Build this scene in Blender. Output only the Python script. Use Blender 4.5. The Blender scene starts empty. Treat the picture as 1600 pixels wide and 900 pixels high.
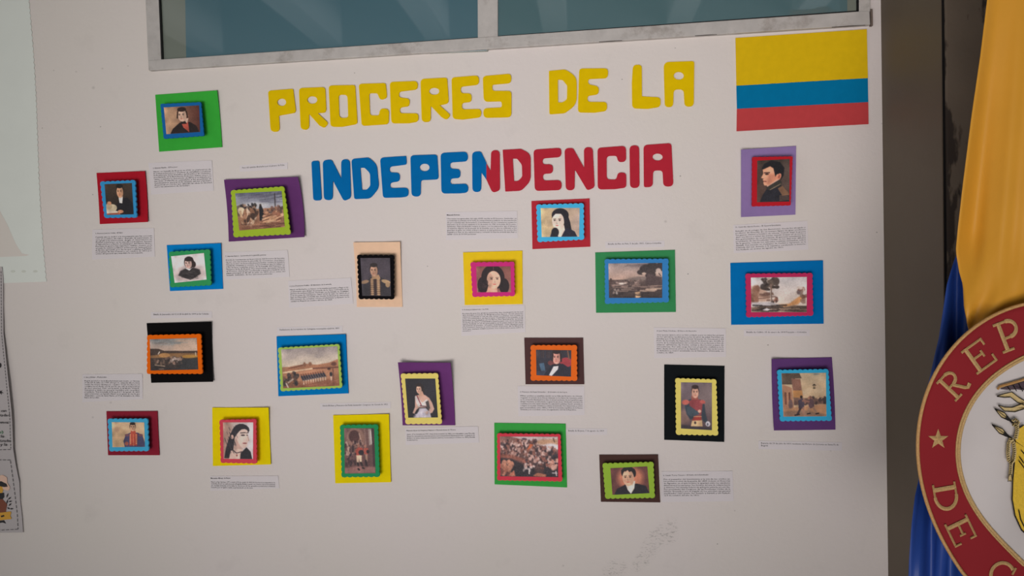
import bpy, math, random
import numpy as np
from mathutils import Vector, Matrix
from mathutils.geometry import tessellate_polygon

random.seed(7)
rng = np.random.default_rng(7)
SC = bpy.context.scene
COL = SC.collection

# ------------------------------------------------------------------ camera
FPX = 1155.0                                   # focal length in pixels of a 1600 x 900 frame
CAM = Vector((0.0, -1.15, 1.50))
ROT = (Matrix.Rotation(math.radians(5.9), 3, 'Z') @ Matrix.Rotation(math.radians(88.0), 3, 'X')
       @ Matrix.Rotation(math.radians(-1.75), 3, 'Z'))
cam_data = bpy.data.cameras.new('camera')
cam_data.sensor_width = 36.0
cam_data.lens = 36.0 * FPX / 1600.0
cam_data.clip_start = 0.02
cam = bpy.data.objects.new('camera', cam_data)
cam.matrix_world = Matrix.Translation(CAM) @ ROT.to_4x4()
COL.objects.link(cam)
SC.camera = cam

# ------------------------------------------------------------------ world, light, exposure
SC.view_settings.view_transform = 'Standard'
SC.view_settings.look = 'None'
SC.view_settings.gamma = 1.0
SC.view_settings.use_curve_mapping = False
SC.view_settings.exposure = 0.0
world = bpy.data.worlds.new('overcast_sky')
SC.world = world
world.use_nodes = True
bgn = world.node_tree.nodes['Background']
bgn.inputs[0].default_value = (0.93, 0.97, 1.0, 1)
bgn.inputs[1].default_value = 0.24


def area(name, loc, target, sx, sy, watt, col, spread=math.pi):
    l = bpy.data.lights.new(name, 'AREA')
    l.shape = 'RECTANGLE'
    l.size, l.size_y, l.energy, l.color = sx, sy, watt, col
    l.spread = spread
    o = bpy.data.objects.new(name, l)
    o.location = loc
    o.rotation_euler = (Vector(target) - Vector(loc)).to_track_quat('-Z', 'Z').to_euler()
    COL.objects.link(o)
    return o


area('daylight_through_arcade', (-0.44, -2.25, 0.88), (0.06, 0.0, 1.75), 1.7, 1.0, 5.7, (1.0, 0.935, 0.92), math.radians(58))
area('warm_left_fill', (-2.3, -1.3, 1.5), (-0.75, 0.0, 1.95), 0.9, 1.6, 1.3, (1.0, 0.93, 0.80), math.radians(90))  # added warm fill that lifts the dim left wall, no opening known there
area('beam_side_fill', (2.2, -1.2, 1.6), (-0.6, -1.7, 2.6), 0.8, 1.2, 3.0, (0.95, 0.98, 1.0), math.radians(70))  # added fill aimed at the right sides of the beams, source unseen


# ------------------------------------------------------------------ helpers
def ray(px, py):
    d = ROT @ Vector(((px - 800.0) / FPX, (450.0 - py) / FPX, -1.0))
    return d


def W(px, py, h=0.0):
    """point of the plane h metres in front of the display wall seen at a photo position"""
    d = ray(px, py)
    t = (-h - CAM.y) / d.y
    return CAM + d * t


def lin(c):
    out = []
    for v in c:
        v = v / 255.0
        out.append(v / 12.92 if v <= 0.04045 else ((v + 0.055) / 1.055) ** 2.4)
    return np.array(out)


LIT = 0.68


def S(*c, k=LIT):
    v = np.clip(lin(c) / k, 0.0, 0.92)
    return (float(v[0]), float(v[1]), float(v[2]), 1.0)


def tag(o, label=None, cat=None, group=None, kind=None):
    if label: o['label'] = label
    if cat: o['category'] = cat
    if group: o['group'] = group
    if kind: o['kind'] = kind
    return o


def empty(name, loc=(0, 0, 0)):
    o = bpy.data.objects.new(name, None)
    o.location = loc
    o.empty_display_size = 0.02
    COL.objects.link(o)
    return o


def mesh(name, verts, faces, mat, parent=None, smooth=False):
    me = bpy.data.meshes.new(name)
    off = Vector((0, 0, 0))
    p = parent
    while p is not None:
        off += Vector(p.location)
        p = p.parent
    me.from_pydata([tuple(Vector(v) - off) for v in verts], [], faces)
    me.update()
    if mat is not None:
        me.materials.append(mat)
    if smooth:
        me.polygons.foreach_set('use_smooth', [True] * len(me.polygons))
    o = bpy.data.objects.new(name, me)
    COL.objects.link(o)
    if parent is not None:
        o.parent = parent
    return o


def material(name, color, rough=0.8, noise=0.0, nscale=40.0, bump=0.0, bscale=300.0, spec=0.3, sheen=0.0, metal=0.0):
    m = bpy.data.materials.new(name)
    m.use_nodes = True
    nt = m.node_tree
    b = nt.nodes['Principled BSDF']
    b.inputs['Base Color'].default_value = color
    b.inputs['Roughness'].default_value = rough
    b.inputs['Specular IOR Level'].default_value = spec
    b.inputs['Metallic'].default_value = metal
    if sheen:
        b.inputs['Sheen Weight'].default_value = sheen
    tc = nt.nodes.new('ShaderNodeTexCoord')
    if noise:
        n = nt.nodes.new('ShaderNodeTexNoise')
        n.inputs['Scale'].default_value = nscale
        n.inputs['Detail'].default_value = 4
        nt.links.new(tc.outputs['Object'], n.inputs['Vector'])
        mr = nt.nodes.new('ShaderNodeMapRange')
        mr.inputs[1].default_value, mr.inputs[2].default_value = 0.25, 0.75
        mr.inputs[3].default_value, mr.inputs[4].default_value = 1 - noise, 1 + noise
        nt.links.new(n.outputs[0], mr.inputs[0])
        mx = nt.nodes.new('ShaderNodeMix')
        mx.data_type = 'RGBA'
        mx.blend_type = 'MULTIPLY'
        mx.inputs[0].default_value = 1.0
        mx.inputs[6].default_value = color
        nt.links.new(mr.outputs[0], mx.inputs[7])
        nt.links.new(mx.outputs[2], b.inputs['Base Color'])
    if bump:
        n2 = nt.nodes.new('ShaderNodeTexNoise')
        n2.inputs['Scale'].default_value = bscale
        n2.inputs['Detail'].default_value = 3
        nt.links.new(tc.outputs['Object'], n2.inputs['Vector'])
        bp = nt.nodes.new('ShaderNodeBump')
        bp.inputs['Strength'].default_value = bump
        bp.inputs['Distance'].default_value = 0.002
        nt.links.new(n2.outputs[0], bp.inputs['Height'])
        nt.links.new(bp.outputs[0], b.inputs['Normal'])
    return m


_foam = {}


def foam(*c, rough=0.75):
    if c not in _foam:
        _foam[c] = material('craft_foam_%d_%d_%d' % c, S(*c), 0.9, 0.04, 90, 0.08, 900, 0.10)
    return _foam[c]


def shape(name, loops, hf, thick, mat, parent=None):
    """outline with holes, given at photo positions on the plane hf in front of the wall, with a real thickness"""
    flat = [p for l in loops for p in l]
    tris = tessellate_polygon([[Vector((p[0], -p[1], 0)) for p in l] for l in loops])
    front = [W(p[0], p[1], hf(*p) if callable(hf) else hf) for p in flat]
    n = len(front)
    back = [v + Vector((0, thick, 0)) for v in front]
    faces = []
    for t in tris:
        a, b, c = t
        cr = (front[b] - front[a]).cross(front[c] - front[a])
        if cr.y > 0:
            a, c = c, a
        faces.append((a, b, c))
        faces.append((c + n, b + n, a + n))
    k = 0
    for l in loops:
        m = len(l)
        for i in range(m):
            i0, i1 = k + i, k + (i + 1) % m
            faces.append((i0, i1, i1 + n, i0 + n))
        k += m
    o = mesh(name, front + back, faces, mat, parent)
    return o


def rnd(pts, seg=5):
    """polygon with rounded corners; every point is (x, y, radius)"""
    out = []
    n = len(pts)
    for i in range(n):
        p0, p1, p2 = pts[i - 1], pts[i], pts[(i + 1) % n]
        r = p1[2] if len(p1) > 2 else 0
        a = np.array(p1[:2], float)
        v0 = np.array(p0[:2], float) - a
        v2 = np.array(p2[:2], float) - a
        l0, l2 = np.linalg.norm(v0), np.linalg.norm(v2)
        if r < 1e-6 or l0 < 1e-6 or l2 < 1e-6:
            out.append(tuple(a))
            continue
        v0, v2 = v0 / l0, v2 / l2
        ang = math.acos(max(-1, min(1, float(v0 @ v2))))
        d = min(r / max(math.tan(ang / 2), 0.05), 0.49 * l0, 0.49 * l2)
        s, e = a + v0 * d, a + v2 * d
        for k in range(seg + 1):
            t = k / seg
            w = 0.75 * math.tan(ang / 4) if False else 1.0
            out.append(tuple((1 - t) ** 2 * s + 2 * t * (1 - t) * a * w + t * t * e))
    return out


def ell(cx, cy, rx, ry, n=20):
    return [(cx + rx * math.cos(2 * math.pi * i / n), cy + ry * math.sin(2 * math.pi * i / n)) for i in range(n)]


def bil(q, u, v):
    a, b, c, d = [np.array(p, float) for p in q]      # top left, top right, bottom right, bottom left
    return a * (1 - u) * (1 - v) + b * u * (1 - v) + c * u * v + d * (1 - u) * v


def sheet(name, q, hc, mat, parent=None, thick=0.0012, n=10, bow=(0, 0, 0, 0), belly=0.0):
    """a cut sheet lying on the wall: corner lift hc (4 values), edges bowed by pixels (top, right, bottom, left)"""
    V = []
    for j in range(n + 1):
        for i in range(n + 1):
            u, v = i / n, j / n
            p = bil(q, u, v)
            p[1] += bow[0] * 4 * u * (1 - u) * (1 - v) + bow[2] * 4 * u * (1 - u) * v
            p[0] += bow[1] * 4 * v * (1 - v) * u + bow[3] * 4 * v * (1 - v) * (1 - u)
            a = (1 - u) ** 2.2 * (1 - v) ** 2.2 * hc[0] + u ** 2.2 * (1 - v) ** 2.2 * hc[1] \
                + u ** 2.2 * v ** 2.2 * hc[2] + (1 - u) ** 2.2 * v ** 2.2 * hc[3]
            h = thick + 0.0002 + a + belly * math.sin(math.pi * u) * math.sin(math.pi * v)
            V.append(W(p[0], p[1], h))
    m = len(V)
    V += [v + Vector((0, thick, 0)) for v in V]
    F = []
    k = n + 1
    for j in range(n):
        for i in range(n):
            a = j * k + i
            F.append((a, a + k, a + k + 1, a + 1))
            F.append((a + m, a + 1 + m, a + k + 1 + m, a + k + m))
    ring = [i for i in range(k)] + [j * k + n for j in range(1, k)] + [n * k + i for i in range(n - 1, -1, -1)] \
        + [j * k for j in range(n - 1, 0, -1)]
    for a, b in zip(ring, ring[1:] + ring[:1]):
        F.append((a, b, b + m, a + m))
    return mesh(name, V, F, mat, parent)


def prism(name, q, h1, h0, mat, parent=None, bev=0.0):
    """box whose front face is given at four photo positions, h1 in front of the wall, going straight back to h0"""
    f = [W(x, y, h1) for x, y in q]
    b = [Vector((v.x, -h0, v.z)) for v in f]
    o = mesh(name, f + b, [(0, 3, 2, 1), (4, 5, 6, 7), (0, 1, 5, 4), (1, 2, 6, 5), (2, 3, 7, 6), (3, 0, 4, 7)], mat, parent)
    if bev:
        md = o.modifiers.new('bevel', 'BEVEL')
        md.width = bev
        md.segments = 2
    return o


def box(name, lo, hi, mat, parent=None, bev=0.0):
    x0, y0, z0 = lo
    x1, y1, z1 = hi
    V = [Vector(p) for p in ((x0, y0, z0), (x1, y0, z0), (x1, y1, z0), (x0, y1, z0), (x0, y0, z1), (x1, y0, z1), (x1, y1, z1), (x0, y1, z1))]
    o = mesh(name, V, [(0, 3, 2, 1), (4, 5, 6, 7), (0, 1, 5, 4), (1, 2, 6, 5), (2, 3, 7, 6), (3, 0, 4, 7)], mat, parent)
    if bev:
        md = o.modifiers.new('bevel', 'BEVEL')
        md.width = bev
        md.segments = 3
    return o


# ------------------------------------------------------------------ structure: wall, column, ceiling, floor
def wall_material():
    m = bpy.data.materials.new('white_wall_paint')
    m.use_nodes = True
    nt = m.node_tree
    L = nt.links.new
    b = nt.nodes['Principled BSDF']
    b.inputs['Roughness'].default_value = 0.7
    b.inputs['Specular IOR Level'].default_value = 0.25
    tc = nt.nodes.new('ShaderNodeTexCoord')
    pos = tc.outputs['Object']

    def noise(scale, detail=4, rough=0.5):
        n = nt.nodes.new('ShaderNodeTexNoise')
        n.inputs['Scale'].default_value = scale
        n.inputs['Detail'].default_value = detail
        n.inputs['Roughness'].default_value = rough
        L(pos, n.inputs['Vector'])
        return n.outputs[0]

    def rmap(s, a, c, d, e):
        r = nt.nodes.new('ShaderNodeMapRange')
        for i, v in enumerate((a, c, d, e)):
            r.inputs[i + 1].default_value = v
        L(s, r.inputs[0])
        return r.outputs[0]

    def mth(op, a, c):
        n = nt.nodes.new('ShaderNodeMath')
        n.operation = op
        for i, v in enumerate((a, c)):
            if isinstance(v, (int, float)):
                n.inputs[i].default_value = v
            else:
                L(v, n.inputs[i])
        return n.outputs[0]

    def blob(px, py, rx, ry, rot=0.0, soft=0.5):
        c = W(px, py)
        s = W(px + rx, py).x - c.x
        s2 = c.z - W(px, py + ry).z
        mp = nt.nodes.new('ShaderNodeMapping')
        mp.vector_type = 'TEXTURE'
        mp.inputs['Location'].default_value = c
        mp.inputs['Rotation'].default_value = (0, rot, 0)
        mp.inputs['Scale'].default_value = (s, 1.0, s2)
        L(pos, mp.inputs['Vector'])
        ln = nt.nodes.new('ShaderNodeVectorMath')
        ln.operation = 'LENGTH'
        L(mp.outputs[0], ln.inputs[0])
        return rmap(ln.outputs['Value'], 1 - soft, 1.0, 1.0, 0.0)

    # slow variation of the paint: a warmer and a pinker white
    mx = nt.nodes.new('ShaderNodeMix')
    mx.data_type = 'RGBA'
    mx.inputs[6].default_value = (0.742, 0.690, 0.640, 1)
    mx.inputs[7].default_value = (0.752, 0.690, 0.668, 1)
    L(rmap(noise(3.0, 2), 0.35, 0.65, 0, 1), mx.inputs[0])
    # soft scuffs and fine dirt
    dirt = rmap(noise(14, 6, 0.65), 0.60, 0.80, 0, 0.10)
    # specks: nail holes and chips
    for px, py, r in ((119, 112, 2.6), (84, 110, 2.2), (160, 107, 3.0), (200, 103, 2.4), (146, 137, 4.5), (157, 198, 1.6), (66, 200, 1.5), (554, 114, 1.5),
                      (1063, 275, 2.0), (972, 124, 1.8), (1298, 704, 3.0), (1200, 539, 2.0), (1378, 193, 2.4), (1370, 363, 2.0),
                      (1121, 850, 1.8), (1040, 346, 4.0), (1075, 428, 2.0), (1055, 75, 1.5), (668, 416, 1.6), (145, 304, 1.6), (1148, 798, 2.5), (880, 884, 3.0),
                      (173, 629, 3.0), (145, 652, 3.0)):
        k = 0.75 if r < 2.2 else 0.28
        dirt = mth('MAXIMUM', dirt, mth('MULTIPLY', blob(px, py, r * 0.8, r * 0.7, 0, 0.9), k))
    # worn patch with hair-line scratches low on the wall
    mpf = nt.nodes.new('ShaderNodeMapping')
    mpf.inputs['Rotation'].default_value = (0, math.radians(-48), 0)
    mpf.inputs['Scale'].default_value = (0.35, 1, 1)
    L(pos, mpf.inputs[0])
    nf = nt.nodes.new('ShaderNodeTexNoise')
    nf.inputs['Scale'].default_value = 420
    nf.inputs['Detail'].default_value = 4
    nf.inputs['Distortion'].default_value = 1.2
    L(mpf.outputs[0], nf.inputs['Vector'])
    fleck = rmap(nf.outputs[0], 0.55, 0.64, 0.06, 1.0)
    for args in ((1030, 838, 44, 18, math.radians(-48)), (1010, 868, 40, 14, math.radians(-50)), (960, 892, 26, 18, math.radians(-40)), (1046, 832, 16, 22, 0)):
        dirt = mth('MAXIMUM', dirt, mth('MULTIPLY', mth('MULTIPLY', blob(*args), fleck), 0.42))
    mx2 = nt.nodes.new('ShaderNodeMix')
    mx2.data_type = 'RGBA'
    L(dirt, mx2.inputs[0])
    L(mx.outputs[2], mx2.inputs[6])
    mx2.inputs[7].default_value = (0.13, 0.115, 0.10, 1)
    L(mx2.outputs[2], b.inputs['Base Color'])
    bp = nt.nodes.new('ShaderNodeBump')
    bp.inputs['Strength'].default_value = 0.22
    bp.inputs['Distance'].default_value = 0.002
    L(mth('ADD', noise(160, 4, 0.6), mth('MULTIPLY', noise(30, 3), 1.4)), bp.inputs['Height'])
    L(bp.outputs[0], b.inputs['Normal'])
    return m


MAT_WALL = wall_material()
MAT_GREY = material('dark_grey_column_paint', (0.125, 0.098, 0.070, 1), 0.6, 0.06, 6, 0.12, 60)
MAT_GREY2 = material('dark_grey_concrete', (0.160, 0.126, 0.095, 1), 0.75, 0.16, 9, 0.35, 80)
MAT_DARK = material('dark_gap', (0.006, 0.005, 0.005, 1), 0.9)
MAT_ALU = material('worn_aluminium_paint', (0.50, 0.475, 0.45, 1), 0.5, 0.10, 60, 0.15, 200, 0.4)


def chipped(m, x0):
    nt = m.node_tree
    L = nt.links.new
    b = nt.nodes['Principled BSDF']
    tc = nt.nodes.new('ShaderNodeTexCoord')
    sx = nt.nodes.new('ShaderNodeSeparateXYZ')
    L(tc.outputs['Object'], sx.inputs[0])

    def noise(sc, stretch):
        mp = nt.nodes.new('ShaderNodeMapping')
        mp.inputs['Scale'].default_value = (1, 1, stretch)
        L(tc.outputs['Object'], mp.inputs[0])
        n = nt.nodes.new('ShaderNodeTexNoise')
        n.inputs['Scale'].default_value = sc
        n.inputs['Detail'].default_value = 5
        L(mp.outputs[0], n.inputs['Vector'])
        return n.outputs[0]

    def rm(s_, *v):
        r = nt.nodes.new('ShaderNodeMapRange')
        for i, q in enumerate(v):
            r.inputs[i + 1].default_value = q
        L(s_, r.inputs[0])
        return r.outputs[0]

    def mul(a, c, op='MULTIPLY'):
        n = nt.nodes.new('ShaderNodeMath')
        n.operation = op
        L(a, n.inputs[0])
        L(c, n.inputs[1])
        return n.outputs[0]
    near = rm(sx.outputs['X'], x0, x0 + 0.014, 0.20, 0.0)
    chips = rm(mul(noise(45, 0.35), near, 'ADD'), 0.60, 0.66, 0.0, 0.85)
    spots = rm(noise(38, 0.45), 0.73, 0.77, 0.0, 0.6)
    fac = mul(chips, spots, 'MAXIMUM')
    mx = nt.nodes.new('ShaderNodeMix')
    mx.data_type = 'RGBA'
    L(b.inputs['Base Color'].links[0].from_socket, mx.inputs[6])
    mx.inputs[7].default_value = (0.022, 0.015, 0.013, 1)
    L(fac, mx.inputs[0])
    L(mx.outputs[2], b.inputs['Base Color'])
    return m


MAT_CEIL = material('ceiling_paint', (0.30, 0.32, 0.33, 1), 0.8)
MAT_BEAM = material('brightened_beam_paint', (0.78, 0.80, 0.80, 1), 0.8)  # whole beam made paler than the ceiling, imitating its lit right side
MAT_FLOOR = material('floor_tile', (0.42, 0.39, 0.36, 1), 0.6)
MAT_GASKET = material('black_gasket', (0.004, 0.004, 0.004, 1), 0.6)

corner_x = W(1382, 450).x                       # where the white wall meets the column
win = [(241, -260), (1350, -260), (1350, 28), (243, 101)]
wq = [W(*p) for p in win]
outer = [Vector((-2.6, 0, 0)), Vector((corner_x + 0.02, 0, 0)), Vector((corner_x + 0.02, 0, 2.95)), Vector((-2.6, 0, 2.95))]
loops = [outer, [wq[3], wq[2], wq[1], wq[0]]]
tris = tessellate_polygon([[Vector((v.x, v.z, 0)) for v in l] for l in loops])
fl = outer + loops[1]
n = len(fl)
F = []
for a, b, c in tris:
    if (fl[b] - fl[a]).cross(fl[c] - fl[a]).y > 0:
        a, c = c, a
    F += [(a, b, c), (c + n, b + n, a + n)]
for s, m in ((0, 4), (4, 4)):
    for i in range(m):
        a, b = s + i, s + (i + 1) % m
        F.append((a, b, b + n, a + n))
tag(mesh('wall_back', fl + [v + Vector((0, 0.12, 0)) for v in fl], F, MAT_WALL), kind='structure')

# the column to the right: its left face runs towards the camera, then a dark joint and the front face
d = ray(1472.5, 300)
t = (corner_x - CAM.x) / d.x
edge_y = (CAM + d * t).y
r = min(0.006, 0.006)
tag(box('wall_right', (corner_x, edge_y, 0), (corner_x + 0.0012, 0.12, 2.95), MAT_GREY, bev=0.0), kind='structure')
gx = W(1478.5, 300, -edge_y).x
tag(box('trim_1', (corner_x + 0.0012, edge_y + 0.0008, 0), (gx, 0.12, 2.95), MAT_DARK), kind='structure')
MAT_GREY2 = chipped(MAT_GREY2, gx)
tag(box('trim_2', (gx, edge_y, 0), (gx + 0.95, 0.12, 2.95), MAT_GREY2, bev=0.003), kind='structure')

tag(box('floor', (-2.6, -2.2, -0.05), (2.0, 0.12, 0), MAT_FLOOR), kind='structure')
tag(box('ceiling', (-2.6, -2.2, 2.95), (2.0, 0.12, 3.05), MAT_CEIL), kind='structure')
tag(box('wall_front', (-2.6, -2.2, 2.12), (2.0, -2.0, 2.95), MAT_CEIL), kind='structure')
for bx in (-1.57, -1.03, -0.56, -0.06, 0.45, 0.95):
    tag(box('ceiling_beam', (bx - 0.10, -2.0, 2.46), (bx, 0.0, 2.95), MAT_BEAM), kind='structure')

# ------------------------------------------------------------------ window
win_root = tag(empty('window_1', W(800, 40)), kind='structure')


def frame_mat():
    m = MAT_ALU.copy()
    m.name = 'window_frame_paint'
    nt = m.node_tree
    b = nt.nodes['Principled BSDF']
    tc = nt.nodes.new('ShaderNodeTexCoord')
    n = nt.nodes.new('ShaderNodeTexNoise')
    n.inputs['Scale'].default_value = 26
    n.inputs['Detail'].default_value = 8
    n.inputs['Roughness'].default_value = 0.7
    nt.links.new(tc.outputs['Object'], n.inputs['Vector'])
    mr = nt.nodes.new('ShaderNodeMapRange')
    for i, v in enumerate((0.52, 0.66, 0.0, 0.5)):
        mr.inputs[i + 1].default_value = v
    nt.links.new(n.outputs[0], mr.inputs[0])
    mx = nt.nodes.new('ShaderNodeMix')
    mx.data_type = 'RGBA'
    old = b.inputs['Base Color'].links[0].from_socket
    nt.links.new(old, mx.inputs[6])
    mx.inputs[7].default_value = (0.24, 0.20, 0.17, 1)
    nt.links.new(mr.outputs[0], mx.inputs[0])
    nt.links.new(mx.outputs[2], b.inputs['Base Color'])
    return m


FR = frame_mat()
prism('bottom_rail', [(231, 94), (1359, 16.5), (1360, 38.5), (232, 110)], 0.008, -0.10, FR, win_root, 0.001)
prism('side_rail', [(216, -260), (237, -260), (252, 94), (231, 95)], 0.007, -0.10, FR, win_root, 0.001)
prism('side_rail', [(1341, -260), (1359, -260), (1360, 18), (1342, 18)], 0.007, -0.10, FR, win_root, 0.001)
prism('mullion', [(745, -260), (778, -260), (778, 61), (746.5, 63)], 0.0065, -0.03, FR, win_root, 0.001)
prism('gasket', [(232, -260), (239, -260), (254.5, 93), (251, 94)], 0.0066, -0.03, MAT_GASKET, win_root)
prism('gasket', [(1338.2, -260), (1342, -260), (1343, 17), (1339, 17)], 0.0066, -0.03, MAT_GASKET, win_root)
prism('gasket', [(250, 93.2), (1345, 16.0), (1345, 19), (250, 96)], 0.0046, -0.03, MAT_GASKET, win_root)


def glass(name, base, ior=2.6):
    m = bpy.data.materials.new(name)
    m.use_nodes = True
    b = m.node_tree.nodes['Principled BSDF']
    b.inputs['Base Color'].default_value = base
    b.inputs['Roughness'].default_value = 0.03
    b.inputs['IOR'].default_value = ior
    return m


G1 = glass('grey_green_glass', (0.21, 0.24, 0.20, 1))
G2 = glass('blue_film_glass', (0.085, 0.180, 0.220, 1))
G3 = glass('blue_film_glass_dull', (0.095, 0.182, 0.200, 1))
pl = prism('glass_pane', [(236, -260), (760, -260), (762, 80), (240, 100)], 0.0035, -0.004, G1, win_root)
prism('blue_film', [(285, -258), (758, -258), (760, 79), (291, 98)], 0.0040, 0.0036, G2, pl)
pr = prism('glass_pane', [(762, -260), (1345, -260), (1345, 30), (762, 75)], 0.0035, -0.004, G1, win_root)
prism('blue_film', [(764, -258), (1322, -258), (1324, 30), (764, 74)], 0.0040, 0.0036, G3, pr)
# damaged sealant and the rusty corner catch of the frame
MS = material('old_sealant', (0.07, 0.06, 0.05, 1), 0.9)
for x0, x1 in ((936, 972), (1086, 1120), (1300, 1352)):
    y = lambda x: 110 + (38.5 - 110) * (x - 232) / (1360 - 232)
    shape('old_sealant', [[(x0, y(x0) - 0.4), ((x0 + x1) / 2, y((x0 + x1) / 2) - 0.5), (x1, y(x1) - 0.2), (x1, y(x1) + 0.3), ((x0 + x1) / 2, y((x0 + x1) / 2) + 0.5), (x0, y(x0) + 0.2)]],
          0.0084, 0.0012, MS, win_root)
prism('corner_catch', [(1360, 14), (1363.5, 14), (1364, 40), (1360.5, 40)], 0.006, 0.0, material('rusty_catch', (0.16, 0.12, 0.10, 1), 0.7, 0.2, 80), win_root)

# ------------------------------------------------------------------ title letters
YEL, BLU, RED = foam(194, 164, 0), foam(0, 90, 148), foam(156, 34, 48)


def crop(ox, oy, pts, s=9.0):
    return [(ox + p[0] / s, oy + p[1] / s) + ((p[2] / s,) if len(p) > 2 else ()) for p in pts]


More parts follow.
